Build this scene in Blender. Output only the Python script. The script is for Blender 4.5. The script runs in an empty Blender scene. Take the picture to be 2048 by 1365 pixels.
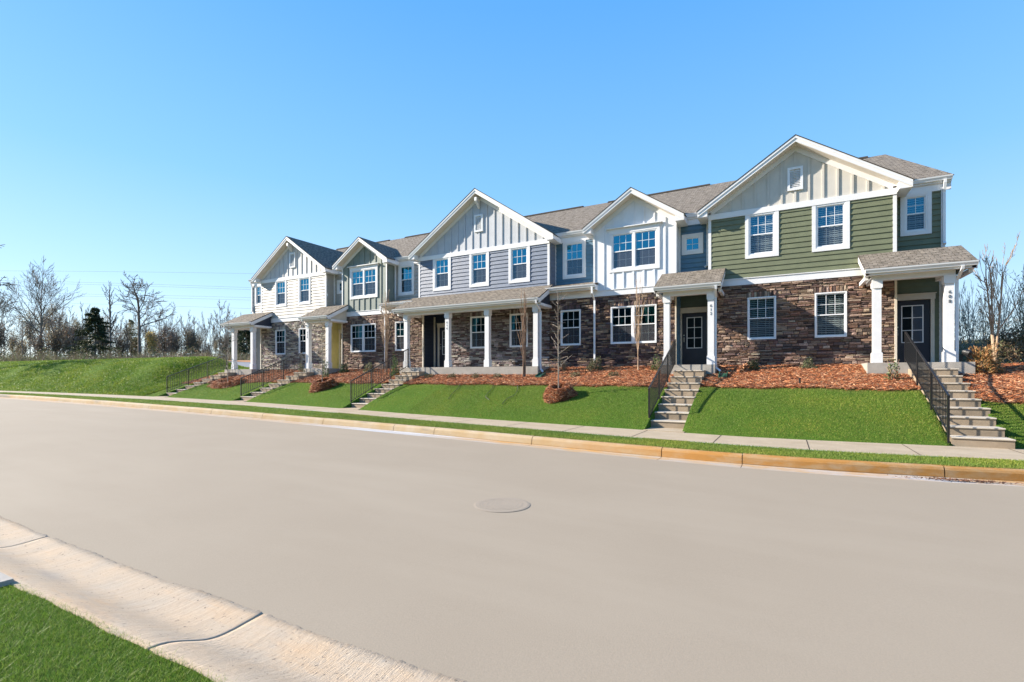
import bpy, math, random
import numpy as np
from mathutils import Vector, Matrix
R = random.Random(7)
NR = np.random.default_rng(11)
scene = bpy.context.scene
COL = scene.collection
PI = math.pi

# ------------------------------------------------------------------ materials
def mat(name):
    m = bpy.data.materials.new(name); m.use_nodes = True
    nt = m.node_tree; nt.nodes.clear()
    out = nt.nodes.new('ShaderNodeOutputMaterial')
    b = nt.nodes.new('ShaderNodeBsdfPrincipled')
    nt.links.new(b.outputs[0], out.inputs[0])
    return m, nt, b, out

def N(nt, t, **kw):
    n = nt.nodes.new(t)
    for k, v in kw.items():
        if k in n.inputs: n.inputs[k].default_value = v
        else: setattr(n, k, v)
    return n

def mixc(nt, fac, a, b, mode='MIX'):
    n = nt.nodes.new('ShaderNodeMix'); n.data_type = 'RGBA'; n.blend_type = mode
    for sock, v in ((0, fac), (6, a), (7, b)):
        if hasattr(v, 'is_output') or isinstance(v, bpy.types.NodeSocket): nt.links.new(v, n.inputs[sock])
        elif sock == 0: n.inputs[0].default_value = v
        else: n.inputs[sock].default_value = (*v, 1) if len(v) == 3 else v
    return n.outputs[2]

def coords(nt, scale=(1, 1, 1), kind='Object'):
    tc = nt.nodes.new('ShaderNodeTexCoord'); mp = nt.nodes.new('ShaderNodeMapping')
    mp.inputs['Scale'].default_value = scale
    nt.links.new(tc.outputs[kind], mp.inputs[0]); return mp.outputs[0]

def noise(nt, co, scale, detail=4, rough=.55, lo=.35, hi=.65):
    n = N(nt, 'ShaderNodeTexNoise', Scale=scale, Detail=detail, Roughness=rough)
    nt.links.new(co, n.inputs['Vector'])
    r = nt.nodes.new('ShaderNodeMapRange'); r.inputs[1].default_value = lo; r.inputs[2].default_value = hi
    nt.links.new(n.outputs[0], r.inputs[0]); return r.outputs[0]

def bump(nt, b, h, dist=.01, strength=.6):
    n = N(nt, 'ShaderNodeBump', Strength=strength, Distance=dist)
    nt.links.new(h, n.inputs['Height']); nt.links.new(n.outputs[0], b.inputs['Normal'])

def paint(name, col, rough=.45, var=.06, grain=.0015, dirt=.0, vs=3.0):
    m, nt, b, o = mat(name)
    co = coords(nt, (1, 1, 1)); f = noise(nt, co, vs, 5)
    c2 = tuple(max(0, c * (1 - 2.2 * var)) for c in col)
    c = mixc(nt, f, col, c2)
    if dirt:
        g = noise(nt, coords(nt, (1.5, 1.5, .35)), 2.0, 6, .6, .5, .75)
        c = mixc(nt, g, c, tuple(x * (1 - dirt) for x in col))
    nt.links.new(c, b.inputs['Base Color']); b.inputs['Roughness'].default_value = rough
    f2 = noise(nt, coords(nt, (6, 6, 60)), 8, 3)
    bump(nt, b, f2, grain, .5)
    return m

def attr_mat(name, rough=.8, spec=.3, trans=0.0, extra=None):
    m, nt, b, o = mat(name)
    a = N(nt, 'ShaderNodeAttribute'); a.attribute_name = 'Col'
    c = a.outputs['Color']
    if extra: c = extra(nt, b, c)
    nt.links.new(c, b.inputs['Base Color'])
    b.inputs['Roughness'].default_value = rough
    b.inputs['Specular IOR Level'].default_value = spec
    if trans:
        t = nt.nodes.new('ShaderNodeBsdfTranslucent'); nt.links.new(c, t.inputs[0])
        mx = nt.nodes.new('ShaderNodeMixShader'); mx.inputs[0].default_value = trans
        nt.links.new(b.outputs[0], mx.inputs[1]); nt.links.new(t.outputs[0], mx.inputs[2])
        nt.links.new(mx.outputs[0], o.inputs[0])
    return m

M = {}
WH = (.72, .72, .73)
M['white'] = paint('white_trim', WH, .4, .03, .0006, .05)
M['vinyl'] = paint('white_vinyl', (.74, .75, .77), .3, .02, .0004)
M['soffit'] = paint('beige_soffit', (.66, .60, .52), .5, .05)
M['casing'] = paint('door_casing', (.64, .58, .48), .5, .04)
M['green'] = paint('olive_siding', (.145, .160, .090), .55, .07, .002)
M['dgreen'] = paint('dark_green_siding', (.10, .125, .085), .55, .07, .002)
M['slate'] = paint('slate_blue_siding', (.130, .165, .235), .5, .07, .002)
M['blue'] = paint('blue_siding', (.09, .185, .27), .5, .07, .002)
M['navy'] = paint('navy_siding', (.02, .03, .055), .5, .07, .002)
M['cream'] = paint('cream_siding', (.365, .35, .325), .5, .05, .002)
M['tan'] = paint('tan_siding', (.58, .52, .42), .5, .05, .002)
M['yellow'] = paint('yellow_siding', (.62, .55, .26), .5, .05, .002)
M['sage'] = paint('sage_board', (.185, .22, .195), .55, .05, .001)
M['greyboard'] = paint('light_grey_board', (.55, .52, .47), .55, .03, .001)
M['blueboard'] = paint('pale_blue_board', (.45, .47, .51), .55, .04, .001)
M['warmboard'] = paint('pale_grey_board', (.52, .52, .53), .55, .04, .001)
M['whiteboard'] = paint('white_board', (.70, .72, .76), .5, .03, .0006)
M['door'] = paint('navy_door', (.018, .020, .034), .35, .05, .0005)
M['iron'] = paint('black_iron', (.012, .012, .013), .4, .1, .0005)
M['metal'] = paint('satin_nickel', (.5, .48, .44), .3, .05, .0002); M['metal'].node_tree.nodes['Principled BSDF'].inputs['Metallic'].default_value = .9
M['greenplastic'] = paint('green_plastic', (.02, .10, .06), .4, .1)
M['hose'] = paint('grey_tubing', (.05, .055, .05), .5, .1)
M['blind'] = paint('blind_slat', (.85, .87, .87), .5, .04, .0003)
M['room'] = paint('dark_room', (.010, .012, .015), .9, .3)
M['digit'] = paint('black_digit', (.01, .01, .012), .4, .05)
M['mortar'] = paint('dark_mortar', (.045, .036, .03), .9, .2, .004)

def glass_mat(name, tint, w, diff=None):
    m, nt, b, o = mat(name); nt.nodes.remove(b)
    g = N(nt, 'ShaderNodeBsdfGlossy', Roughness=.015); g.inputs[0].default_value = (*tint, 1)
    t = nt.nodes.new('ShaderNodeBsdfTransparent'); t.inputs[0].default_value = (.62, .68, .68, 1)
    mx = nt.nodes.new('ShaderNodeMixShader'); mx.inputs[0].default_value = w
    nt.links.new(t.outputs[0], mx.inputs[1]); nt.links.new(g.outputs[0], mx.inputs[2]); last = mx
    if diff:
        d = nt.nodes.new('ShaderNodeBsdfDiffuse'); d.inputs[0].default_value = (*diff[0], 1)
        mx2 = nt.nodes.new('ShaderNodeMixShader'); mx2.inputs[0].default_value = diff[1]
        nt.links.new(mx.outputs[0], mx2.inputs[1]); nt.links.new(d.outputs[0], mx2.inputs[2]); last = mx2
    nt.links.new(last.outputs[0], o.inputs[0]); return m
M['glass'] = glass_mat('window_glass', (.05, .34, .50), .58)
M['screen'] = glass_mat('screened_glass', (.10, .22, .31), .40, ((.15, .155, .175), .28))
M['clearglass'] = glass_mat('clear_pane', (.05, .30, .46), .42)
M['clearscreen'] = glass_mat('clear_screened_pane', (.09, .20, .29), .28, ((.13, .14, .16), .16))
M['doorglass'] = glass_mat('door_glass', (.3, .36, .45), .35)

def shingle_mat(name, light, dark):
    m, nt, b, o = mat(name)
    uv = coords(nt, (1, 1, 1), 'UV')
    br = N(nt, 'ShaderNodeTexBrick', Scale=1.0); br.offset = .5
    br.inputs['Brick Width'].default_value = .23; br.inputs['Row Height'].default_value = .14
    br.inputs['Mortar Size'].default_value = .008; br.inputs['Mortar Smooth'].default_value = .3
    br.inputs['Color1'].default_value = (0, 0, 0, 1); br.inputs['Color2'].default_value = (1, 1, 1, 1)
    br.inputs['Mortar'].default_value = (.0, .0, .0, 1); br.inputs['Bias'].default_value = 0
    nt.links.new(uv, br.inputs['Vector'])
    c = mixc(nt, br.outputs[0], dark, light)
    g = noise(nt, uv, 60, 3, .7, .3, .7)
    c = mixc(nt, g, c, tuple(x * .62 for x in dark))
    g2 = noise(nt, coords(nt, (1, 2.2, 1), 'UV'), 4.5, 3, .6, .4, .62)
    c = mixc(nt, g2, c, tuple(x * 1.15 for x in light))
    c = mixc(nt, br.outputs['Fac'], c, tuple(x * .35 for x in dark))
    nt.links.new(c, b.inputs['Base Color']); b.inputs['Roughness'].default_value = .95
    b.inputs['Specular IOR Level'].default_value = .15
    inv = N(nt, 'ShaderNodeMath', operation='MULTIPLY_ADD'); inv.inputs[1].default_value = -1.5; inv.inputs[2].default_value = 1
    nt.links.new(br.outputs['Fac'], inv.inputs[0])
    ad = N(nt, 'ShaderNodeMath', operation='ADD'); nt.links.new(inv.outputs[0], ad.inputs[0]); nt.links.new(g, ad.inputs[1])
    bump(nt, b, ad.outputs[0], .012, .9)
    return m
M['shingle'] = shingle_mat('tan_shingles', (.26, .225, .185), (.145, .125, .10))

def stone_extra(nt, b, c):
    co = coords(nt); f = noise(nt, co, 22, 6, .7, .3, .7)
    c = mixc(nt, f, c, (.5, .46, .42), 'MULTIPLY')
    bump(nt, b, noise(nt, co, 35, 6, .7, .25, .75), .02, .8)
    return c
M['stone'] = attr_mat('ledge_stone', .9, .2, extra=stone_extra)

def conc(name, a, bcol, stain=None, sc=1.0, rough=.85, streak=None, bdist=.003, smear=None):
    m, nt, b, o = mat(name); co = coords(nt)
    f = noise(nt, co, 2.0 * sc, 7, .6, .35, .68); c = mixc(nt, f, a, bcol)
    f2 = noise(nt, co, 90, 4, .7, .3, .8); c = mixc(nt, f2, c, tuple(x * .74 for x in a), 'MIX') if False else mixc(nt, f2, c, (.86, .85, .84), 'MULTIPLY')
    if stain:
        s = noise(nt, coords(nt, (.35, 1.6, 1.6)), stain[1], 6, .65, stain[2], stain[3]); c = mixc(nt, s, c, stain[0])
    if smear:
        s = noise(nt, coords(nt, (.22, 1.0, 1.0)), smear[1], 5, .6, smear[2], smear[3]); c = mixc(nt, s, c, smear[0])
    nt.links.new(c, b.inputs['Base Color']); b.inputs['Roughness'].default_value = rough
    b.inputs['Specular IOR Level'].default_value = .25
    h = noise(nt, coords(nt, streak or (1, 1, 1)), 70 if not streak else 30, 5, .7, .3, .7)
    bump(nt, b, h, bdist, .7)
    return m
M['road'] = conc('asphalt_road', (.303, .254, .192), (.290, .242, .182), None, .35, .9, smear=((.310, .261, .198), .6, .5, .8), bdist=.0009)
M['walk'] = conc('sidewalk_concrete', (.42, .345, .25), (.36, .29, .205), ((.29, .225, .15), 1.2, .56, .8))
M['kerb'] = conc('stained_kerb', (.42, .34, .235), (.38, .27, .14), ((.40, .25, .11), .9, .56, .74), smear=((.20, .175, .14), 1.4, .57, .68))
M['gutter'] = conc('gutter_pan', (.38, .33, .27), (.42, .30, .19), ((.40, .235, .09), .7, .50, .68), smear=((.42, .43, .45), .35, .52, .66))
M['nearkerb'] = conc('cream_kerb', (.50, .425, .335), (.56, .44, .315), ((.58, .375, .20), 1.6, .52, .80), 1.5, streak=(4, .4, .4), bdist=.012, smear=((.36, .32, .275), 2.2, .53, .72))
def broomed(m):
    nt = m.node_tree; b = nt.nodes['Principled BSDF']; src = b.inputs['Base Color'].links[0].from_socket
    n = noise(nt, coords(nt, (30, 1.2, 1.2)), 2.2, 4, .7, .3, .7); c = mixc(nt, n, src, (.80, .78, .76), 'MULTIPLY')
    n2 = noise(nt, coords(nt), 38, 2, .5, .66, .72); nt.links.new(mixc(nt, n2, c, (.22, .18, .14)), b.inputs['Base Color'])
broomed(M['nearkerb'])
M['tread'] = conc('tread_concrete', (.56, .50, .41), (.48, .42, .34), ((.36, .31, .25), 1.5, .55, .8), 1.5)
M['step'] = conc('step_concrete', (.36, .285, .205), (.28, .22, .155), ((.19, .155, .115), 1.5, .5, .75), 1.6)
M['slab'] = conc('porch_concrete', (.40, .37, .33), (.32, .30, .27), ((.24, .23, .21), 1.5, .5, .75), 1.5)
def stained(m, col, x0, x1, lo, hi):
    nt = m.node_tree; b = nt.nodes['Principled BSDF']; src = b.inputs['Base Color'].links[0].from_socket
    tc = nt.nodes.new('ShaderNodeTexCoord'); sp = nt.nodes.new('ShaderNodeSeparateXYZ'); nt.links.new(tc.outputs['Object'], sp.inputs[0])
    r = nt.nodes.new('ShaderNodeMapRange'); r.inputs[1].default_value = x0; r.inputs[2].default_value = x1; nt.links.new(sp.outputs[0], r.inputs[0])
    n = noise(nt, coords(nt, (1, 3, 3)), 1.6, 6, .65, lo, hi); mu = N(nt, 'ShaderNodeMath', operation='MULTIPLY'); nt.links.new(r.outputs[0], mu.inputs[0]); nt.links.new(n, mu.inputs[1])
    nt.links.new(mixc(nt, mu.outputs[0], src, col), b.inputs['Base Color'])
stained(M['kerb'], (.36, .175, .045), -5.5, -1.5, .25, .55)
stained(M['gutter'], (.42, .245, .09), -9, -4, .45, .65)
M['joint'] = paint('joint_gap', (.055, .032, .02), .9, .2)
M['asphalt'] = conc('car_park_asphalt', (.20, .21, .24), (.16, .17, .19))
M['clay'] = conc('red_clay', (.42, .20, .08), (.32, .16, .07), sc=2)
M['iron_cover'] = conc('cast_cover', (.300, .253, .197), (.285, .24, .187), bdist=.001)

def ground_mat(name, a, b_, c_, s1=.6, s2=14, bd=.03):
    m, nt, b, o = mat(name); co = coords(nt)
    c = mixc(nt, noise(nt, co, s1, 5, .6, .35, .65), a, b_)
    f = noise(nt, co, s2, 6, .75, .3, .7)
    c = mixc(nt, f, c, c_)
    nt.links.new(c, b.inputs['Base Color']); b.inputs['Roughness'].default_value = .95
    b.inputs['Specular IOR Level'].default_value = .1
    bump(nt, b, noise(nt, co, s2 * 3, 5, .8, .2, .8), bd, 1)
    return m
M['lawn'] = ground_mat('turf', (.085, .175, .02), (.12, .19, .025), (.05, .11, .012))
M['bankturf'] = ground_mat('bank_turf', (.10, .185, .02), (.14, .195, .027), (.05, .10, .012))
M['mulch'] = ground_mat('pine_straw_bed', (.20, .072, .030), (.26, .11, .05), (.07, .028, .015), 2.0, 25, .03)
M['earth'] = ground_mat('rough_ground', (.10, .10, .04), (.15, .12, .07), (.06, .06, .03), .3, 3)
M['wood_hill'] = ground_mat('wooded_hill', (.035, .05, .025), (.06, .05, .035), (.015, .02, .012), .15, .7, 1.0)
M['blade'] = attr_mat('grass_blades', .55, .25, .3)
M['needle'] = attr_mat('pine_needles', .7, .2, .1)
M['leaf'] = attr_mat('leaves', .55, .3, .3)
def bark(name, a, b2):
    m, nt, b, o = mat(name); co = coords(nt, (1, 1, .25))
    c = mixc(nt, noise(nt, co, 9, 5), a, b2); nt.links.new(c, b.inputs['Base Color'])
    b.inputs['Roughness'].default_value = .9; bump(nt, b, noise(nt, co, 25, 5), .01, .8); return m
M['bark_dark'] = bark('dark_bark', (.13, .105, .085), (.20, .165, .135))
M['bark_grey'] = bark('grey_bark', (.22, .18, .15), (.32, .27, .22))
M['bark_pale'] = bark('pale_bark', (.34, .29, .25), (.46, .40, .35))
M['bark_brown'] = bark('brown_bark', (.19, .12, .08), (.28, .18, .12))
M['bark_tan'] = bark('tan_bark', (.34, .22, .14), (.45, .34, .24))

# ------------------------------------------------------------------ mesh builder
class MB:
    def __init__(s): s.v = []; s.f = []; s.c = []; s.uv = []; s.hascol = False; s.hasuv = False
    def poly(s, pts, col=None, uv=None):
        i = len(s.v); s.v += [tuple(p) for p in pts]; s.f.append(tuple(range(i, i + len(pts))))
        s.c += [col or (1, 1, 1)] * len(pts)
        if col: s.hascol = True
        s.uv += list(uv) if uv else [(0, 0)] * len(pts)
        if uv: s.hasuv = True
    def box(s, x0, x1, y0, y1, z0, z1, col=None):
        if x1 < x0: x0, x1 = x1, x0
        P = [(x0, y0, z0), (x1, y0, z0), (x1, y1, z0), (x0, y1, z0), (x0, y0, z1), (x1, y0, z1), (x1, y1, z1), (x0, y1, z1)]
        for q in ((0, 3, 2, 1), (4, 5, 6, 7), (0, 1, 5, 4), (1, 2, 6, 5), (2, 3, 7, 6), (3, 0, 4, 7)):
            s.poly([P[k] for k in q], col)
        return s
    def prism(s, pts, axis, a, b, col=None, uvf=None):
        """pts polygon in the plane perpendicular to axis ('x': (y,z); 'y': (x,z)), extruded a..b"""
        def mk(p, t): return (t, p[0], p[1]) if axis == 'x' else (p[0], t, p[1])
        n = len(pts); A = [mk(p, a) for p in pts]; B = [mk(p, b) for p in pts]
        s.poly(A[::-1] if axis == 'x' else A, col); s.poly(B if axis == 'x' else B[::-1], col)
        for i in range(n):
            j = (i + 1) % n
            s.poly([A[i], A[j], B[j], B[i]] if axis == 'x' else [A[j], A[i], B[i], B[j]], col)
        return s
    def tube(s, pts, rad, n=6, col=None, cap=True):
        pts = [Vector(p) for p in pts]
        if not isinstance(rad, (list, tuple)): rad = [rad] * len(pts)
        rings = []
        for i, p in enumerate(pts):
            d = (pts[min(i + 1, len(pts) - 1)] - pts[max(i - 1, 0)])
            d = d.normalized() if d.length > 1e-9 else Vector((0, 0, 1))
            a = d.cross(Vector((0, 0, 1)) if abs(d.z) < .9 else Vector((1, 0, 0))).normalized(); b = d.cross(a)
            rings.append([p + (a * math.cos(2 * PI * k / n) + b * math.sin(2 * PI * k / n)) * rad[i] for k in range(n)])
        base = len(s.v)
        for r in rings: s.v += [tuple(q) for q in r]; s.c += [col or (1, 1, 1)] * n; s.uv += [(0, 0)] * n
        if col: s.hascol = True
        for i in range(len(pts) - 1):
            for k in range(n):
                k2 = (k + 1) % n
                s.f.append((base + i * n + k, base + i * n + k2, base + (i + 1) * n + k2, base + (i + 1) * n + k))
        if cap:
            s.f.append(tuple(base + k for k in range(n))[::-1]); s.f.append(tuple(base + (len(pts) - 1) * n + k for k in range(n)))
        return s
    def build(s, name, m, parent=None, smooth=False, origin=None):
        me = bpy.data.meshes.new(name)
        o0 = Vector(origin) if origin is not None else (Vector(parent['_o']) if parent is not None and '_o' in parent else Vector((0, 0, 0)))
        V = np.array(s.v, dtype=np.float32).reshape(-1, 3) - np.array(o0, dtype=np.float32)
        me.from_pydata(V.tolist(), [], s.f)
        me.materials.append(M[m] if isinstance(m, str) else m)
        if s.hascol:
            a = me.color_attributes.new('Col', 'FLOAT_COLOR', 'POINT')
            c = np.ones((len(s.v), 4), dtype=np.float32); c[:, :3] = np.array(s.c, dtype=np.float32)
            a.data.foreach_set('color', c.ravel())
        if s.hasuv:
            u = me.uv_layers.new(name='UVMap'); idx = np.zeros(len(me.loops), dtype=np.int32)
            me.loops.foreach_get('vertex_index', idx)
            u.data.foreach_set('uv', np.array(s.uv, dtype=np.float32)[idx].ravel())
        if smooth: me.polygons.foreach_set('use_smooth', [True] * len(me.polygons))
        o = bpy.data.objects.new(name, me); COL.objects.link(o)
        if parent is not None:
            o.parent = parent; o['_o'] = list(o0)
        else: o.location = o0; o['_o'] = list(o0)
        return o

def tag(o, label=None, cat=None, group=None, kind=None):
    if label: o['label'] = label
    if cat: o['category'] = cat
    if group: o['group'] = group
    if kind: o['kind'] = kind
    return o
def thing(name, loc, label, cat, group=None):
    o = bpy.data.objects.new(name, None); COL.objects.link(o); o.location = loc; o['_o'] = list(loc)
    o.empty_display_size = .2
    return tag(o, label, cat, group)
def copy_thing(src, loc, rz, scale, label, group=None):
    r = src.copy(); COL.objects.link(r); r.location = loc; r.rotation_euler = (0, 0, rz); r.scale = (scale,) * 3 if not isinstance(scale, tuple) else scale
    r['label'] = label
    if group: r['group'] = group
    for ch in list(src.children):
        c = ch.copy(); COL.objects.link(c); c.parent = r
        for g in list(ch.children):
            d = g.copy(); COL.objects.link(d); d.parent = c
    return r

def tri_cloud(name, m, P0, P1, P2, C, kind=None, parent=None):
    """n free triangles from numpy arrays"""
    n = len(P0); V = np.empty((n * 3, 3), dtype=np.float32); V[0::3] = P0; V[1::3] = P1; V[2::3] = P2
    if parent is not None: V -= np.array(parent['_o'], dtype=np.float32)
    me = bpy.data.meshes.new(name); me.vertices.add(n * 3); me.vertices.foreach_set('co', V.ravel())
    me.loops.add(n * 3); me.loops.foreach_set('vertex_index', np.arange(n * 3, dtype=np.int32))
    me.polygons.add(n); me.polygons.foreach_set('loop_start', np.arange(0, n * 3, 3, dtype=np.int32))
    me.polygons.foreach_set('loop_total', np.full(n, 3, dtype=np.int32))
    me.update(calc_edges=True)
    a = me.color_attributes.new('Col', 'FLOAT_COLOR', 'POINT')
    c = np.ones((n * 3, 4), dtype=np.float32); c[:, :3] = np.repeat(C, 3, axis=0); a.data.foreach_set('color', c.ravel())
    me.materials.append(M[m]); o = bpy.data.objects.new(name, me); COL.objects.link(o)
    if parent is not None: o.parent = parent; o['_o'] = parent['_o']
    if kind: o['kind'] = kind
    return o

# ------------------------------------------------------------------ terrain
KX = [-120, -60, -43, -35, -27, -20, -12, -3, 3.6, 8, 60]
KERB = ([-120, -60, -41, -26, -15.4, -12, -7.8, -6, -3.2, -1, .7, 2.6, 3.6, 8, 60], [11.2, 11.25, 11.25, 11.05, 11.0, 11.0, 10.8, 10.68, 10.48, 10.38, 10.47, 10.84, 11.1, 12.0, 14])
WN = ([-120, -60, -50, -30, -18, -13.5, -9, -6.5, -3.5, -.8, .8, 2.9, 4, 8, 60], [12.3, 12.4, 12.4, 12.6, 12.75, 12.55, 12.15, 11.95, 11.7, 11.6, 11.65, 12.0, 12.25, 13.1, 15])
WF = ([-120, -50, -38, -30, -20, -15, -9.8, -6, -3, -.9, .85, 3.3, 4.5, 8, 60], [13.5, 13.65, 13.95, 14.2, 14.15, 14.0, 13.65, 13.45, 13.35, 13.2, 13.4, 13.88, 14.1, 14.7, 16.6])
ZW = [-1.1, -1.1, -1.1, -1.12, -1.17, -1.25, -1.38, -1.48, -1.54, -1.56, -1.6]
def smooth_interp(xs, ys):
    g = np.linspace(-120, 60, 1801); v = np.interp(g, xs, ys)
    k = np.hanning(25); k /= k.sum(); vp = np.pad(v, 12, mode='edge'); v = np.convolve(vp, k, 'valid')
    return lambda x: np.interp(x, g, v)
kerbY, wnY, wfY, zW = (smooth_interp(*a) for a in (KERB, WN, WF, (KX, ZW)))
mulchY = lambda x: np.interp(x, [-31, -25.5, -24, 2.0, 3.4, 4.4, 5, 12], [16.2, 16.5, 16.6, 16.55, 16.45, 16.0, 15.95, 15.9]) + .06 * np.sin(np.asarray(x) * 2.3) + .035 * np.sin(np.asarray(x) * 6.1 + 1)
def sstep(t): t = np.clip(t, 0, 1); return t * t * (3 - 2 * t)
def H(x, y):
    x = np.asarray(x, dtype=float); y = np.asarray(y, dtype=float)
    f = wfY(x); z0 = zW(x)
    t1 = (y - f) / (16.6 - f)
    a = np.where(y < 16.6, z0 + (-.36 - z0) * (t1 + .05 * np.sin(np.clip(t1, 0, 1) * PI)), 0)
    a = np.where((y >= 16.6), np.interp(y, [16.6, 18.1, 19.4, 22, 26, 30, 34, 36, 60, 400], [-.36, .0, .33, .5, .9, 1.25, 1.75, 2.0, 2.3, 3]), a)
    zc = 1.32 + .004 * np.clip(-x - 36, 0, 60)
    t = np.clip((y - f) / (20.5 - f), 0, 1)
    b = z0 + (zc - z0) * np.sin(t * PI / 2) ** 1.08
    b = np.where(y > 20.5, np.interp(y, [20.5, 60, 400], [0, .8, 1.5]) + zc, b)
    w = sstep((-32.8 - x) / 3.4) * (1 - sstep((y - 20.8) / 2.2) * (1 - sstep((-x - 46) / 6)))
    z = a * (1 - w) + b * w
    return np.where(y <= f, z0, z)
STAIRX = ((3.32, 4.32), (-3.18, -2.18), (-15.42, -14.42), (-22.9, -21.9), (-29.8, -28.8))
def Hs(x, y):
    """ground cut away under the flights of steps"""
    z = float(H(x, y))
    return z - .5 if any(a + .02 < x < c - .02 for a, c in STAIRX) and y < 18.2 else z
def grid_mesh(name, m, xs, lo, hi, nv, zf, uvs=None, skirt=0):
    X = np.array(xs); b = MB()
    T = np.linspace(0, 1, nv)
    P = []
    for x in X:
        l, h = float(lo(x)), float(hi(x)); P.append([(float(x), l + (h - l) * t) for t in T])
    Z = [[float(zf(p[0], p[1])) for p in row] for row in P]
    n = nv
    for i, row in enumerate(P):
        for j, p in enumerate(row): b.v.append((p[0], p[1], Z[i][j]))
    b.c = [(1, 1, 1)] * len(b.v); b.uv = [(0, 0)] * len(b.v)
    for i in range(len(X) - 1):
        for j in range(n - 1): b.f.append((i * n + j, (i + 1) * n + j, (i + 1) * n + j + 1, i * n + j + 1))
    return b.build(name, m, smooth=True)
XS = np.concatenate([np.arange(-120, -45, 2.5), np.arange(-45, 12, .25), np.arange(12, 61, 3.0)])
zR = lambda x, y: zW(x) - .17 + .03 * np.sin(np.clip((y - 2.07) / (10.6 - 2.07), 0, 1) * PI)
const = lambda c: (lambda x: c)
tag(grid_mesh('road', 'road', XS, const(2.07), lambda x: kerbY(x) - .64, 12, zR), kind='structure')
tag(grid_mesh('sidewalk', 'walk', XS, wnY, wfY, 6, lambda x, y: zW(x) + .012), kind='structure')
LX = np.arange(-120, 60.1, .2)
LX = LX[(LX > -60) | (np.arange(len(LX)) % 8 == 0)]; LX = LX[(LX < 12) | (np.arange(len(LX)) % 8 == 0)]
LX = np.unique(np.round(np.concatenate([LX] + [np.array([a + .015, a + .03, c - .03, c - .015]) for a, c in STAIRX]), 4))
tag(grid_mesh('lawn', 'lawn', LX[(LX > -31.5)], lambda x: wfY(x) - .02, lambda x: mulchY(x) + .15, 16, Hs), kind='structure')
tag(grid_mesh('grass_bank', 'bankturf', LX[(LX < -31.0)], lambda x: wfY(x) - .02, lambda x: 27 if x < -44 else 22.45, 30, lambda x, y: H(x, y) + .035 * math.sin(x * .9 + y * 1.3) * min(1, max(0, y - 15)) ), kind='structure')
tag(grid_mesh('verge', 'lawn', LX, lambda x: kerbY(x) - .02, lambda x: wnY(x) + .02, 4, lambda x, y: zW(x) + .0), kind='structure')
tag(grid_mesh('planting_bed', 'mulch', LX[(LX > -31.3) & (LX < 14)], mulchY, const(19.6), 14,
    lambda x, y: Hs(x, y) + .035 * sstep((y - float(mulchY(x))) / .25) + .02 * math.sin(x * 5.1 + y * 3) * math.sin(y * 7 + x)), kind='structure')
bg = np.concatenate([np.arange(-400, -60, 12.), np.arange(-60, 20, 1.0), np.arange(20, 400, 12.)])
yy = np.concatenate([np.arange(19.3, 40, .8), np.arange(40, 420, 15.)])
b = MB(); n = len(yy)
for x in bg:
    for y in yy: b.v.append((x, y, float(H(max(min(x, 60), -120), y)) - .02 + (-.3 if (x < -31 and y < 26.5) else 0)))
b.c = [(1, 1, 1)] * len(b.v); b.uv = [(0, 0)] * len(b.v)
for i in range(len(bg) - 1):
    for j in range(n - 1): b.f.append((i * n + j, (i + 1) * n + j, (i + 1) * n + j + 1, i * n + j + 1))
tag(b.build('ground', 'earth', smooth=True), kind='structure')
# asphalt and clay of the car park beyond the row
def patch(name, m, x0, x1, y0, y1, dz):
    return tag(grid_mesh(name, m, np.arange(x0, x1, .8), const(y0), const(y1), 10, lambda x, y: H(x, y) + dz), kind='structure')
patch('car_park', 'asphalt', -60, -31.2, 22.5, 30.5, .03)
patch('clay_strip', 'clay', -62, -31.2, 30.5, 34.6, .05)
# far kerb, built in lengths with open joints
def kerb_profile(x):
    y = float(kerbY(x)); z = float(zW(x))
    return [(y - .65, z - .168), (y - .21, z - .185), (y - .165, z - .165), (y - .145, z - .05), (y - .12, z - .015), (y - .08, z + .004), (y + .01, z + .006), (y + .01, z - .3), (y - .65, z - .3)]
def sweep(prof, xs, name, m, split=None, **kw):
    b = MB(); P = [prof(x) for x in xs]; n = len(P[0])
    for x, p in zip(xs, P): b.v += [(x, q[0], q[1]) for q in p]
    b.c = [(1, 1, 1)] * len(b.v); b.uv = [(0, 0)] * len(b.v)
    for i in range(len(xs) - 1):
        for j in range(n):
            k = (j + 1) % n; b.f.append((i * n + j, (i + 1) * n + j, (i + 1) * n + k, i * n + k))
    b.f.append(tuple(range(n))); b.f.append(tuple((len(xs) - 1) * n + j for j in range(n))[::-1])
    return b
joints = [-60]; 
while joints[-1] < 20: joints.append(joints[-1] + (3.05 if R.random() < .8 else 1.5))
bk = MB(); bgut = MB()
for a, c in zip(joints[:-1], joints[1:]):
    jz = R.uniform(-.004, .004)
    s_ = sweep(lambda x: [(q[0], q[1] + jz) for q in kerb_profile(x)][2:8], np.linspace(a + .008, c - .008, 8), '', '')
    o0 = len(bk.v); bk.v += s_.v; bk.c += s_.c; bk.uv += s_.uv; bk.f += [tuple(i + o0 for i in f) for f in s_.f]
    def gp(x):
        q = kerb_profile(x); return [q[0], (q[1][0], q[1][1]), (q[2][0] + .01, q[2][1] - .004), (q[2][0] + .01, q[7][1]), q[8]]
    s_ = sweep(gp, np.linspace(a + .006, c - .006, 8), '', '')
    o0 = len(bgut.v); bgut.v += s_.v; bgut.c += s_.c; bgut.uv += s_.uv; bgut.f += [tuple(i + o0 for i in f) for f in s_.f]
tag(bk.build('kerb', 'kerb'), kind='structure')
tag(bgut.build('gutter_channel', 'gutter'), kind='structure')
bj = MB()
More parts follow.
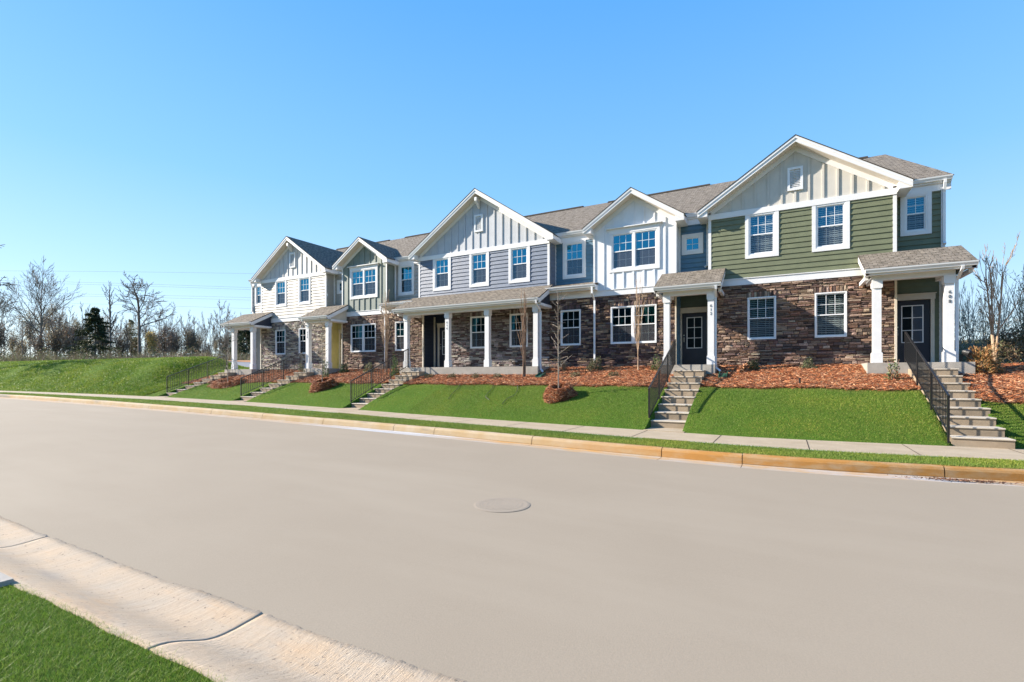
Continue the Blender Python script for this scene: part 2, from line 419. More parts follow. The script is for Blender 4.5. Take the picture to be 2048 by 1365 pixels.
for a in joints:
    bj.prism([(float(kerbY(a)) - .62, float(zW(a)) - .175), (float(kerbY(a)) - .15, float(zW(a)) - .195), (float(kerbY(a)) - .10, float(zW(a)) - .03), (float(kerbY(a)), float(zW(a)) - .01), (float(kerbY(a)), -2), (float(kerbY(a)) - .62, -2)], 'x', a - .02, a + .02)
tag(bj.build('kerb_joint', 'joint'), kind='structure')
bj = MB(); x = -58.0
while x < 12:
    a, c = float(wnY(x)), float(wfY(x)); z = float(zW(x)) + .015
    bj.poly([(x - .009, a, z), (x + .009, a, z), (x + .009 + .02, c, z), (x - .009 + .02, c, z)]); x += 1.83
tag(bj.build('sidewalk_joint', 'joint'), kind='structure')
# near rolled kerb
NZ = lambda x: float(zW(x)) - .17
NOFF = lambda x: .026 * np.clip(np.asarray(x, dtype=float) + 5.2, 0, 4)
def near_prof(x):
    z = NZ(x); w = .012 * math.sin(x * 3.1) + .008 * math.sin(x * 7.7) + .006 * math.sin(x * 19) + R.uniform(-.014, .014); w2 = .012 * math.sin(x * 4.3 + 1) + .01 * math.sin(x * 11)
    w *= .7; w2 *= .5
    ys = [(2.10 + w, .008), (2.03, .004)] + [(1.98 - .04 * k, float(np.interp(1.98 - .04 * k, [1.40, 1.48, 1.56, 1.64, 1.72, 1.80, 1.90, 2.0], [.108, .098, .072, .036, .004, -.010, -.008, .002]))) for k in range(14)] + [(1.40 + w2, .108)]
    o_ = float(NOFF(x)); return [(y + o_, z + h) for y, h in ys] + [(1.36 + o_, z - .2), (2.14 + o_, z - .2)]
nj = [-40.0]
J0 = [-9.5 - 3.05 * k for k in range(11, -1, -1)] + [-6.4, -3.12, -.05, 3.0, 6.1, 9.2, 20]
bn = MB()
for a, c in zip(J0[:-1], J0[1:]):
    s_ = sweep(near_prof, np.concatenate([np.arange(a + .0055, c - .006, .03 if a > -12 else .3), [c - .0055]]), '', '')
    o0 = len(bn.v); bn.v += s_.v; bn.c += s_.c; bn.uv += s_.uv; bn.f += [tuple(i + o0 for i in f) for f in s_.f]
tag(bn.build('near_kerb', 'nearkerb', smooth=True), kind='structure')
bj = MB()
for a in J0[:-1]:
    q = [(y, z - .012) for y, z in near_prof(a)[:17]]
    bj.prism(q + [(1.38, NZ(a) - .2), (2.1, NZ(a) - .2)], 'x', a - .008, a + .008)
tag(bj.build('near_kerb_joint', 'joint'), kind='structure')
nearH = lambda x, y: zW(x) - .17 + .095 + .02 * np.clip(1.4 - y, 0, 2)
tag(grid_mesh('near_lawn', 'lawn', np.arange(-120, 60.1, 1.0), const(-38), lambda x: 1.42 + NOFF(x), 30, nearH), kind='structure')
# unseen wooded ridge added behind the camera to darken what the ground-floor glass reflects
b = MB(); xs = np.arange(-160, 161, 4.0); ysn = [-37, -39, -42, -46, -52, -60]; hs = [0, .45, .8, .95, 1, .9]
for x in xs:
    hh = 16 + 2.2 * math.sin(x * .11) + 1.6 * math.sin(x * .37 + 1) + R.uniform(-.8, .8)
    for y, s_ in zip(ysn, hs): b.v.append((x + R.uniform(-1, 1), y, -1.4 + hh * s_))
b.c = [(1, 1, 1)] * len(b.v); b.uv = [(0, 0)] * len(b.v); n = len(ysn)
for i in range(len(xs) - 1):
    for j in range(n - 1): b.f.append((i * n + j, i * n + j + 1, (i + 1) * n + j + 1, (i + 1) * n + j))
tag(b.build('hill', 'wood_hill'), kind='structure')

# manhole cover in the road
def zroad(x, y): return float(zR(x, y))
mx, my = -3.06, 5.36
mh = thing('manhole_cover', (mx, my, zroad(mx, my)), 'round cast manhole cover set flush in the beige road', 'manhole cover')
b = MB(); zc = zroad(mx, my)
def disc(b, r0, r1, z0, z1, n=40):
    for k in range(n):
        a0, a1 = 2 * PI * k / n, 2 * PI * (k + 1) / n
        b.poly([(mx + r0 * math.cos(a0), my + r0 * math.sin(a0), z0), (mx + r1 * math.cos(a0), my + r1 * math.sin(a0), z1), (mx + r1 * math.cos(a1), my + r1 * math.sin(a1), z1), (mx + r0 * math.cos(a1), my + r0 * math.sin(a1), z0)])
disc(b, .0, .27, zc + .004, zc + .004)
for r in (.06, .12, .18, .24): disc(b, r, r + .012, zc + .0045, zc + .0052); disc(b, r + .012, r + .024, zc + .0052, zc + .0045)
for k in range(12):
    a = 2 * PI * k / 12; c, s_ = math.cos(a), math.sin(a)
    b.box(mx + .21 * c - .008, mx + .21 * c + .008, my + .21 * s_ - .008, my + .21 * s_ + .008, zc + .002, zc + .0055)
b.build('lid', 'iron_cover', mh)
b = MB(); disc(b, .277, .33, zc + .0045, zc + .0045); disc(b, .33, .36, zc + .0045, zc + .001); disc(b, .272, .277, zc + .004, zc + .0045); b.build('rim', 'iron_cover', mh)

# ------------------------------------------------------------------ building parts
YW, YU, YD = 19.4, 20.0, 20.2
def lap(b, x0, x1, z0, z1, Y, holes=(), e=.178):
    zs = []; z = z0
    k = 0
    while z < z1 - 1e-4:
        zt = min(z + e, z1)
        cuts = sorted({z, zt} | {h for q in holes for h in (q[2], q[3]) if z < h < zt})
        for a, c in zip(cuts[:-1], cuts[1:]):
            segs = [(x0, x1)]
            for hx0, hx1, hz0, hz1 in holes:
                if hz0 < (a + c) / 2 < hz1:
                    ns = []
                    for s0, s1 in segs:
                        if hx1 <= s0 or hx0 >= s1: ns.append((s0, s1)); continue
                        if s0 < hx0: ns.append((s0, hx0))
                        if hx1 < s1: ns.append((hx1, s1))
                    segs = ns
            ya = Y - .030 + .026 * (a - z) / e; yc = Y - .030 + .026 * (c - z) / e
            for s0, s1 in segs:
                b.poly([(s0, ya, a), (s1, ya, a), (s1, yc, c), (s0, yc, c)])
                if a == z: b.poly([(s0, Y + .002, a), (s1, Y + .002, a), (s1, ya, a), (s0, ya, a)])
        z = zt
    return b
def lap_side(b, X, y0, y1, z0, z1, sgn=1, e=.178):
    z = z0
    while z < z1 - 1e-4:
        zt = min(z + e, z1)
        b.poly([(X + sgn * .022, y0, z), (X + sgn * .022, y1, z), (X + sgn * .004, y1, zt), (X + sgn * .004, y0, zt)])
        b.poly([(X, y0, z), (X, y1, z), (X + sgn * .022, y1, z), (X + sgn * .022, y0, z)]); z = zt
    return b
def flat(b, x0, x1, z0, z1, Y, holes=()):
    xs = sorted({x0, x1} | {h for q in holes for h in q[:2] if x0 < h < x1}); zs = sorted({z0, z1} | {h for q in holes for h in q[2:] if z0 < h < z1})
    for a, c in zip(xs[:-1], xs[1:]):
        for d, e in zip(zs[:-1], zs[1:]):
            if any(q[0] < (a + c) / 2 < q[1] and q[2] < (d + e) / 2 < q[3] for q in holes): continue
            b.poly([(a, Y, d), (c, Y, d), (c, Y, e), (a, Y, e)])
    return b
def cuthole(x0, x1, holes, za, zb):
    segs = [(x0, x1)]
    for q in holes:
        if q[2] < (za + zb) / 2 < q[3]:
            ns = []
            for s0, s1 in segs:
                if q[1] <= s0 or q[0] >= s1: ns.append((s0, s1)); continue
                if s0 < q[0]: ns.append((s0, q[0]))
                if q[1] < s1: ns.append((q[1], s1))
            segs = ns
    return segs
def stones(root, x0, x1, z0, z1, holes, pal, seed, darkp=.15):
    r = random.Random(seed); b = MB(); bb = MB(); flat(bb, x0, x1, z0, z1, YW + .012, holes)
    for q in holes:   # mortar returns into the openings
        bb.poly([(q[0], YW, q[2]), (q[0], YW, q[3]), (q[0], YW + .1, q[3]), (q[0], YW + .1, q[2])]); bb.poly([(q[1], YW, q[2]), (q[1], YW, q[3]), (q[1], YW + .1, q[3]), (q[1], YW + .1, q[2])])
        bb.poly([(q[0], YW, q[2]), (q[1], YW, q[2]), (q[1], YW + .1, q[2]), (q[0], YW + .1, q[2])]); bb.poly([(q[0], YW, q[3]), (q[1], YW, q[3]), (q[1], YW + .1, q[3]), (q[0], YW + .1, q[3])])
    def stone(a, c, d, e):
        if c - a < .015 or e - d < .012: return
        p = r.uniform(.010, .044); g = .004
        col = pal[int(r.random() * len(pal))]; k = r.uniform(.82, 1.2); 
        if r.random() < darkp: k *= .6
        gy = sum(col) / 3; col = tuple(x * .86 + gy * .14 for x in col); col = tuple(min(.7, x * 1.38 * k * r.uniform(.94, 1.06)) for x in col)
        a += g; c -= g; d += g * .8; e -= g * .8
        f = [YW - p + r.uniform(-.016, .016) for _ in range(4)]; s_ = .006
        m_ = YW - p - r.uniform(.0, .016); cx = (a + c) / 2 + r.uniform(-.3, .3) * (c - a); cz = (d + e) / 2 + r.uniform(-.2, .2) * (e - d)
        A = [(a + s_, f[0], d + s_), (c - s_, f[1], d + s_), (c - s_, f[2], e - s_), (a + s_, f[3], e - s_)]
        B = [(a, YW + .01, d), (c, YW + .01, d), (c, YW + .01, e), (a, YW + .01, e)]
        C = (cx, m_, cz)
        for i in range(4):
            j = (i + 1) % 4
            b.poly([A[i], A[j], C], col); b.poly([B[i], B[j], A[j], A[i]], col)
    rowz = sorted({z0, z1} | {h for q in holes for h in (q[2], q[3]) if z0 < h < z1} | {q[3] + .2 for q in holes if q[3] + .2 < z1 and len(q) == 4})
    sold = [(q[0] - .03, q[1] + .03, q[3], q[3] + .2) for q in holes if q[3] + .2 < z1]
    for za, zb in zip(rowz[:-1], rowz[1:]):
        z = za
        while z < zb - 1e-3:
            h = r.choice((.04, .045, .055, .065, .08, .10))
            if zb - z - h < .035: h = zb - z
            for s0, s1 in cuthole(x0, x1, list(holes) + sold, z, z + h):
                x = s0
                while x < s1 - 1e-3:
                    w = r.uniform(.10, .46) if h < .09 else r.uniform(.10, .34)
                    if s1 - x - w < .07: w = s1 - x
                    if h > .08 and r.random() < .35: hh = h * r.uniform(.4, .6); stone(x, x + w, z, z + hh); stone(x, x + w, z + hh, z + h)
                    else: stone(x, x + w, z, z + h)
                    x += w
            z += h
    for q in sold:
        x = q[0]
        while x < q[1] - 1e-3:
            w = r.uniform(.05, .12)
            if q[1] - x - w < .04: w = q[1] - x
            stone(x, x + w, q[2], q[3]); x += w
    w_ = b.build('stone_wall', 'stone', root); bb.build('mortar_bed', 'mortar', w_)
    return w_
def window(root, x0, x1, z0, z1, Y, cols=3, rows=2, double=False, casing=None, blinds=False, trimm='white', single=False, deep=.0, screen=True):
    """vinyl double-hung window; frame face stands just proud of Y"""
    b = MB(); fy0, fy1 = Y - .030 - deep, Y + .05; t = .042
    def ring(x0, x1, z0, z1, t, y0, y1):
        b.box(x0, x0 + t, y0, y1, z0, z1); b.box(x1 - t, x1, y0, y1, z0, z1); b.box(x0 + t, x1 - t, y0, y1, z0, z0 + t); b.box(x0 + t, x1 - t, y0, y1, z1 - t, z1)
    ring(x0, x1, z0, z1, t, fy0, fy1)
    halves = [(x0 + t, x1 - t)]
    if double:
        m = (x0 + x1) / 2; b.box(m - .05, m + .05, fy0 + .002, fy1, z0 + t, z1 - t); halves = [(x0 + t, m - .05), (m + .05, x1 - t)]
    glass = MB(); scr = MB(); mun = MB(); room = MB(); bl = MB()
    for a, c in halves:
        zm = (z0 + z1) / 2
        parts = [(z0 + t, z1 - t, 0)] if single else [(z0 + t, zm + .018, .022), (zm - .018, z1 - t, 0)]
        for k, (d, e, off) in enumerate(parts):
            lower = (not single) and k == 0
            ys0 = Y + .004 + off * .6; st = .032
            y1_ = ys0 + .02
            for q in ((a, a + st, d, e), (c - st, c, d, e)): b.box(q[0], q[1], ys0, y1_, q[2], q[3])
            b.box(a + st, c - st, ys0, y1_, d, d + st + .008); b.box(a + st, c - st, ys0, y1_, e - st, e)
            g = scr if lower and screen else glass
            g.poly([(a + st, ys0 + .012, d + st), (c - st, ys0 + .012, d + st), (c - st, ys0 + .012, e - st), (a + st, ys0 + .012, e - st)])
            my = (ys0 + .004) if not (lower and screen) else ys0 + .014
            for i in range(1, cols):
                xx = a + st + (c - a - 2 * st) * i / cols; mun.box(xx - .008, xx + .008, my, my + .006, d + st, e - st)
            for i in range(1, rows):
                zz = d + st + (e - d - 2 * st) * i / rows; mun.box(a + st, c - st, my - .001, my + .005, zz - .008, zz + .008)
        # room behind
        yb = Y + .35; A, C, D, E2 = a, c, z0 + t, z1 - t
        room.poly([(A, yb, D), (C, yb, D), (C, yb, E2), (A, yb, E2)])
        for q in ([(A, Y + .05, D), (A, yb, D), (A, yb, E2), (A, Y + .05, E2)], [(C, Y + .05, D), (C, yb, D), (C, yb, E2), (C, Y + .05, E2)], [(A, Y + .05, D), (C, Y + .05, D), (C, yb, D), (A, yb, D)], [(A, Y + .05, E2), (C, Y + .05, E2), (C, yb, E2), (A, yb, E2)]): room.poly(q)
        if blinds:
            z = z0 + .08
            while z < z1 - .06:
                bl.poly([(a + .01, Y + .075, z + .004), (c - .01, Y + .075, z + .004), (c - .01, Y + .095, z + .040), (a + .01, Y + .095, z + .040)]); z += .066
            bl.box(a + .01, c - .01, Y + .07, Y + .11, z1 - .09, z1 - .045)
            for k in (.2, .8): bl.box(a + (c - a) * k - .003, a + (c - a) * k + .003, Y + .066, Y + .07, z0 + .06, z1 - .06)
    w = b.build('window', 'vinyl', root)
    if glass.f: glass.build('pane', 'clearglass' if blinds else 'glass', w)
    if scr.f: scr.build('pane', 'clearscreen' if blinds else 'screen', w)
    mun.build('glazing_bars', 'vinyl', w); room.build('interior', 'room', w)
    if blinds: bl.build('blind', 'blind', w)
    if casing:
        cb = MB(); t = casing; y0, y1 = Y - .042, Y - .001
        cb.box(x0 - t, x0, y0, y1, z0 - t, z1 + t); cb.box(x1, x1 + t, y0, y1, z0 - t, z1 + t)
        cb.box(x0, x1, y0, y1, z0 - t, z0); cb.box(x0, x1, y0, y1, z1, z1 + t)
        cb.build('casing', trimm, w)
    return w
def door(root, x0, z0, Y, glassm='doorglass'):
    x1 = x0 + .914; z1 = z0 + 2.05; b = MB(); b.box(x0, x1, Y + .01, Y + .05, z0 + .02, z1)
    px0, px1 = x0 + .17, x1 - .17
    d = b.build('door', 'door', root)
    p = MB(); p.box(px0, px1, Y + .004, Y + .0098, z0 + .2, z0 + .52); p.box(px0 + .03, px1 - .03, Y - .002, Y + .0035, z0 + .23, z0 + .49); p.build('door_panel', 'door', d)
    f = MB(); g0, g1 = z0 + .68, z1 - .15; t = .03
    f.box(px0, px0 + t, Y - .012, Y + .0098, g0, g1); f.box(px1 - t, px1, Y - .012, Y + .0098, g0, g1); f.box(px0 + t, px1 - t, Y - .012, Y + .0098, g0, g0 + t); f.box(px0 + t, px1 - t, Y - .012, Y + .0098, g1 - t, g1)
    m = (px0 + px1) / 2; f.box(m - .011, m + .011, Y - .010, Y + .0098, g0 + t, g1 - t)
    for k in (1, 2):
        zz = g0 + (g1 - g0) * k / 3; f.box(px0 + t, m - .011, Y - .009, Y + .0098, zz - .011, zz + .011); f.box(m + .011, px1 - t, Y - .009, Y + .0098, zz - .011, zz + .011)
    f.build('glazing_bars', 'white', d)
    g = MB(); g.poly([(px0 + .02, Y + .004, g0 + .02), (px1 - .02, Y + .004, g0 + .02), (px1 - .02, Y + .004, g1 - .02), (px0 + .02, Y + .004, g1 - .02)]); g.build('pane', 'doorglass', d)
    h = MB(); h.box(x0 + .055, x0 + .09, Y - .005, Y + .0095, z0 + .93, z0 + 1.12); h.tube([(x0 + .072, Y - .004, z0 + .95), (x0 + .072, Y - .05, z0 + .96), (x0 + .072, Y - .05, z0 + 1.08), (x0 + .072, Y - .004, z0 + 1.09)], .008, 8)
    h.tube([(x0 + .072, Y + .0, z0 + 1.2), (x0 + .072, Y - .02, z0 + 1.2)], .028, 12); h.build('handle', 'metal', d)
    c = MB(); t = .10
    c.box(x0 - t, x0 - .004, Y - .04, Y + .03, z0, z1 + .02); c.box(x1 + .004, x1 + t, Y - .04, Y + .03, z0, z1 + .02); c.box(x0 - t - .02, x1 + t + .02, Y - .05, Y + .03, z1 + .02, z1 + .2)
    c.box(x0 - t - .05, x1 + t + .05, Y - .07, Y + .03, z1 + .2, z1 + .225)
    c.build('door_frame', 'casing', root)
    s_ = MB(); s_.box(x0 - .004, x1 + .004, Y - .06, Y + .0, z0 - .0, z0 + .022); s_.build('threshold', 'metal', root)
def shed(root, x0, x1, yf, zf, yb, zb, name='porch_roof', ov=0.0):
    """lean-to roof slab with shingle top; zf = top at front edge"""
    b = MB(); L = math.hypot(yb - yf, zb - zf); t = .05
    b.poly([(x0, yf, zf), (x1, yf, zf), (x1, yb, zb), (x0, yb, zb)], uv=[(x0, 0), (x1, 0), (x1, L), (x0, L)])
    for X in (x0, x1): b.poly([(X, yf, zf), (X, yb, zb), (X, yb, zb - t), (X, yf, zf - t)], uv=[(0, 0)] * 4)
    b.poly([(x0, yf, zf - t), (x1, yf, zf - t), (x1, yf, zf), (x0, yf, zf)], uv=[(0, 0)] * 4)
    b.poly([(x0, yf, zf - t), (x1, yf, zf - t), (x1, yb, zb - t), (x0, yb, zb - t)], uv=[(0, 0)] * 4)
    return b.build(name, 'shingle', root)
def gutter(root, x0, x1, yback, ztop):
    b = MB(); y = yback
    pr = [(y, ztop), (y, ztop - .12), (y - .07, ztop - .12), (y - .085, ztop - .08), (y - .115, ztop - .04), (y - .125, ztop), (y - .115, ztop), (y - .105, ztop - .035), (y - .06, ztop - .105), (y - .012, ztop - .105), (y - .012, ztop)]
    b.prism(pr, 'x', x0, x1)
    b.prism([(y, ztop - .001), (y, ztop - .119), (y - .07, ztop - .119), (y - .114, ztop - .04), (y - .124, ztop - .001)], 'x', x0 - .004, x0)
    b.prism([(y, ztop - .001), (y, ztop - .119), (y - .07, ztop - .119), (y - .114, ztop - .04), (y - .124, ztop - .001)], 'x', x1, x1 + .004)
    return b.build('gutter', 'vinyl', root)
def downspout(root, pts, w=.07, d=.055):
    b = MB()
    P = [Vector(p) for p in pts]
    rings = []
    for i, p in enumerate(P):
        dr = (P[min(i + 1, len(P) - 1)] - P[max(0, i - 1)]).normalized()
        sx = Vector((1, 0, 0)) if abs(dr.x) < .8 else Vector((0, 0, 1))
        a = (sx - dr * sx.dot(dr)).normalized(); c = dr.cross(a)
        rings.append([p + a * w / 2 * u + c * d / 2 * v for u, v in ((-1, -1), (1, -1), (1, 1), (-1, 1))])
    for r0, r1 in zip(rings[:-1], rings[1:]):
        for k in range(4): b.poly([r0[k], r0[(k + 1) % 4], r1[(k + 1) % 4], r1[k]])
    b.poly(rings[0]); b.poly(rings[-1])
    return b.build('downspout', 'vinyl', root)
def column(root, xc, Y0=18.2, zb=.39, zt=2.87, w=.205):
    h = w / 2; yc = Y0 + h; b = MB(); b.box(xc - h, xc + h, yc - h, yc + h, zb + .3, zt - .24)
    p = MB(); k = h + .028; p.box(xc - k, xc + k, yc - k, yc + k, zb, zb + .29)
    p.prism([(xc - k, zb + .29), (xc + k, zb + .29), (xc + h, zb + .315), (xc - h, zb + .315)], 'y', yc - k, yc + k)
    c = MB(); c.box(xc - k, xc + k, yc - k, yc + k, zt - .21, zt); c.prism([(xc - h, zt - .24), (xc + h, zt - .24), (xc + k, zt - .21), (xc - k, zt - .21)], 'y', yc - k, yc + k)
    o = b.build('column', 'white', root); p.build('plinth', 'white', o); c.build('capital', 'white', o); return o
def number(root, txt, xc, Y, z1, size=.125):
    b_me = []
    for i, ch in enumerate(txt):
        cu = bpy.data.curves.new('number', 'FONT'); cu.body = ch; cu.size = size * 1.1; cu.extrude = .004; cu.align_x = 'CENTER'; cu.offset = -.0028
        o = bpy.data.objects.new('number', cu); COL.objects.link(o)
        bpy.context.view_layer.update()
        me = bpy.data.meshes.new_from_object(o.evaluated_get(bpy.context.evaluated_depsgraph_get()))
        M_ = Matrix.Translation(Vector((xc, Y - .008, z1 - .135 * (i + 1) + .02)) - Vector(root['_o'])) @ Matrix.Rotation(PI / 2, 4, 'X')
        me.transform(M_); me.materials.clear(); me.materials.append(M['digit'])
        d = bpy.data.objects.new('house_number_digit', me); COL.objects.link(d); d.parent = root; d['_o'] = root['_o']
        bpy.data.objects.remove(o)
def chevron(b, xc, hw, zr, sl, y0, y1, t0, t1, uv=False):
    """band between roof line minus t0 and minus t1 (vertical), extruded y0..y1"""
    for s_ in (-1, 1):
        a = (xc + s_ * hw, zr - sl * hw); r_ = (xc, zr)
        pts = [(a[0], a[1] - t1), (r_[0], r_[1] - t1), (r_[0], r_[1] - t0), (a[0], a[1] - t0)]
        if s_ > 0: pts = pts[::-1]
        b.prism(pts, 'y', y0, y1)
    return b
MS, ME, MEZ = .55, 19.9, 6.25          # main roof slope, eave line, eave height
RY = 25.2; RZ = MEZ + MS * (RY - ME)
def gable(root, x0, x1, xc, hw, zr, board, zbase, vent=None, bracket=False, holes=(), sl=.667, yf=19.0, beam_z=None):
    """board-and-batten gable with rake trim and its cross roof"""
    b = MB(); zi = lambda x: zr - .24 - sl * abs(x - xc)
    pts = [(x0, zbase), (x1, zbase), (x1, zi(x1)), (xc, zi(xc)), (x0, zi(x0))]
    if holes:
        zt = min(zi(x0), zi(x1)); flat(b, x0, x1, zbase, zt, YW - .004, holes)
        b.poly([(x0, YW - .004, zt), (x1, YW - .004, zt), (xc, YW - .004, zi(xc))])
    else: b.poly([(p[0], YW - .004, p[1]) for p in pts])
    w = b.build('gable_wall', board, root)
    bt = MB(); n = int((x1 - x0) / .406); off = xc - .406 * int((xc - x0) / .406)
    x = off
    while x < x1 - .02:
        if x > x0 + .05:
            bt = MB()
            segs = [(zbase, zi(x) - .20)]
            for q in holes:
                if q[0] - .1 < x < q[1] + .1: segs = [(zbase, q[2] - .12), (q[3] + .24, zi(x) - .20)]
            for a, c in segs:
                if c - a > .04: bt = MB(); bt.box(x - .032, x + .032, YW - .034, YW - .004, a, c); bt.build('batten', board, w)
        x += .406
    f = MB(); chevron(f, xc, hw, zr, sl, yf, yf + .03, .035, .23); chevron(f, xc, hw - .0, zr, sl, yf - .022, yf, .035, .115)
    rk = f.build('rake_board', 'white', root)
    s_ = MB(); chevron(s_, xc, hw, zr, sl, yf + .03, YW - .03, .215, .235); s_.build('soffit', 'soffit', root)
    fr = MB(); chevron(fr, xc, min(xc - x0, x1 - xc) + .02, zr, sl, YW - .030, YW - .0045, .236, .42); fr.build('frieze_board', 'white', root)
    # eave returns
    for sgn in (-1, 1):
        xe = xc + sgn * hw; ze = zr - sl * hw; e = MB()
        xi = x0 if sgn < 0 else x1
        e.prism([(xe, ze - .05), (xe, ze - .24), (xi + sgn * .0, ze - .24), (xi, ze - .05 + sl * abs(xe - xi))][::(1 if sgn < 0 else -1)], 'y', yf + .031, YW + .55)
        e.build('eave_return', 'white', root)
    # cross roof
    rf = MB(); yb = ME + (zr - MEZ) / MS + .1; ze = zr - sl * hw; yv = ME + (ze - MEZ) / MS
    for sgn in (-1, 1):
        xe = xc + sgn * (hw + .03); zz = zr - sl * (hw + .03); Ls = math.hypot(hw, sl * hw)
        P = [(xe, yf - .03, zz), (xc, yf - .03, zr), (xc, yb, zr), (xe, yv, zz)]
        rf.poly(P if sgn < 0 else P[::-1], uv=[(p[1], 0 if abs(p[0] - xe) < .01 else Ls) for p in (P if sgn < 0 else P[::-1])])
        rf.poly([(xe, yf - .03, zz), (xc, yf - .03, zr), (xc, yf - .03, zr - .035), (xe, yf - .03, zz - .035)], uv=[(0, 0)] * 4)
        rf.poly([(xe, yf - .03, zz), (xe, yv, zz), (xe, yv, zz - .035), (xe, yf - .03, zz - .035)], uv=[(0, 0)] * 4)
        rf.poly([(xe, yf - .03, zz - .035), (xc, yf - .03, zr - .035), (xc, yf + .05, zr - .035), (xe, yf + .05, zz - .035)], uv=[(0, 0)] * 4)
    rf.build('gable_roof', 'shingle', root)
    if vent:
        a, c, d, e = vent; v = MB(); y0 = YW - .07; t = .075
        v.box(a, a + t, y0, YW - .005, d, e); v.box(c - t, c, y0, YW - .005, d, e); v.box(a + t, c - t, y0, YW - .005, d, d + t); v.box(a + t, c - t, y0, YW - .005, e - t, e)
        v.poly([(a + t, YW - .012, d + t), (c - t, YW - .012, d + t), (c - t, YW - .012, e - t), (a + t, YW - .012, e - t)])
        z = d + t + .01
        while z < e - t - .04: v.poly([(a + t, y0 + .012, z), (c - t, y0 + .012, z), (c - t, YW - .015, z + .05), (a + t, YW - .015, z + .05)]); z += .055
        v.build('gable_vent', 'vinyl', root)
    if bracket:
        k = MB(); k.box(xc - .06, xc + .06, yf + .04, YW - .035, zr - .56, zr - .40); k.prism([(YW - .036, zr - .85), (YW - .036, zr - .56), (yf + .04, zr - .56), (yf + .1, zr - .62)], 'x', xc - .05, xc + .05); k.build('bracket', 'white', root)
def board(root, name, m, *boxes):
    b = MB()
    for q in boxes: b.box(*q)
    return b.build(name, m, root)
def main_roof(root, xa, xb, hipL=None, hipR=None, vent=True):
    b = MB(); L = math.hypot(RY - ME, RZ - MEZ); BY = 2 * RY - ME
    ra = hipL if hipL is not None else xa; rb = hipR if hipR is not None else xb
    b.poly([(xa, ME, MEZ), (xb, ME, MEZ), (rb, RY, RZ), (ra, RY, RZ)], uv=[(xa, 0), (xb, 0), (rb, L), (ra, L)])
    b.poly([(xb, BY, MEZ), (xa, BY, MEZ), (ra, RY, RZ), (rb, RY, RZ)], uv=[(xa, 0), (xb, 0), (rb, L), (ra, L)])
    for x, r_ in ((xa, hipL), (xb, hipR)):
        if r_ is not None: b.poly([(x, ME, MEZ), (x, BY, MEZ), (r_, RY, RZ)], uv=[(ME, 0), (BY, 0), (RY, L)])
    b.poly([(xa, ME, MEZ - .03), (xb, ME, MEZ - .03), (xb, ME, MEZ), (xa, ME, MEZ)], uv=[(0, 0)] * 4)
    o = b.build('roof', 'shingle', root)
    if vent:
        v = MB(); a, c = (ra + .8, rb - .6); v.prism([(RY - .16, RZ - .06), (RY + .16, RZ - .06), (RY + .05, RZ + .045), (RY - .05, RZ + .045)], 'x', a, c); v.build('ridge_vent', 'shingle', o)
def eave_bits(root, x0, x1, wallY=YU):
    b = MB(); b.box(x0, x1, ME + .0, ME + .02, MEZ - .20, MEZ - .035); b.build('fascia', 'white', root)
    b = MB(); b.box(x0, x1, ME + .021, wallY + .02, MEZ - .20, MEZ - .185); b.build('soffit', 'soffit', root)
    board(root, 'frieze_board', 'white', (x0, x1, wallY - .045, wallY - .002, MEZ - .42, MEZ - .201))
    gutter(root, x0 + .0, x1 - .0, ME - .002, MEZ - .02)
def porch(root, x0, x1, cols, slab, endL=None, endR=None, sidemat='navy', num=None, ds=None, ceil=True, nbeam=True):
    YF, ZF = 17.97, 3.20; ztop = 3.92
    shed(root, x0, x1, YF, ZF, YW - .024, ztop)
    gutter(root, x0 + .01, x1 - .01, YF - .001, ZF - .03)
    b = MB(); b.box(x0 + .03, x1 - .03, YF + .0, YF + .02, ZF - .21, ZF - .052); b.build('fascia', 'white', root)
    b = MB(); b.box(x0 + .03, x1 - .03, YF + .021, 18.2, ZF - .2, ZF - .185); b.build('soffit', 'soffit', root)
    xa, xb = cols[0] - .13, cols[-1] + .13
    b = MB(); b.box(xa, xb, 18.2, 18.40, 2.87, 3.08); b.build('porch_beam', 'white', root)
    board(root, 'side_beam', 'white', (xa, xa + .2, 18.401, YW - .07, 2.88, 3.07)); board(root, 'side_beam', 'white', (xb - .2, xb, 18.401, YW - .07, 2.88, 3.07))
    b = MB(); b.box(xa + .201, xb - .201, 18.401, YW - .07, 3.0, 3.02); b.build('porch_ceiling', 'soffit', root)
    for X, sg in ((x0, -1), (x1, 1)):
        # triangular end panel, rake board and level trim
        Xi = X - sg * .13
        b = MB(); p = [(18.1, 3.02), (YW - .03, 3.02), (YW - .03, ztop - .12), (18.1, ZF - .04)]
        b.prism(p, 'x', min(Xi, Xi - sg * .02), max(Xi, Xi - sg * .02)); b.build('end_panel', sidemat, root)
        b = MB(); s_ = (ztop - ZF) / (YW - .024 - YF)
        b.prism([(YF, ZF - .05), (YW - .03, ZF - .05 + s_ * (YW - .03 - YF)), (YW - .03, ZF - .24 + s_ * (YW - .03 - YF)), (YF + .02, ZF - .24), (YF, ZF - .22)], 'x', min(X - sg * .028, X - sg * .003), max(X - sg * .028, X - sg * .003)); b.build('rake_board', 'white', root)
        b = MB(); b.prism([(YF, ZF - .215), (18.2, ZF - .215), (18.2, ZF - .06), (YF, ZF - .06)], 'x', min(X - sg * .03, X - sg * .12), max(X - sg * .03, X - sg * .12)); b.build('eave_return', 'white', root)
        b = MB(); b.box(min(Xi + sg * .002, Xi + sg * .10), max(Xi + sg * .002, Xi + sg * .10), 18.21, YW - .07, 2.90, 3.01); b.build('level_trim', 'white', root)
    for c in cols: column(root, c)
    board(root, 'porch_slab', 'slab', (slab[0], slab[1], 18.06, YD, -.35, .39))
    if num: number(root, num[0], num[1], 18.2, num[2])
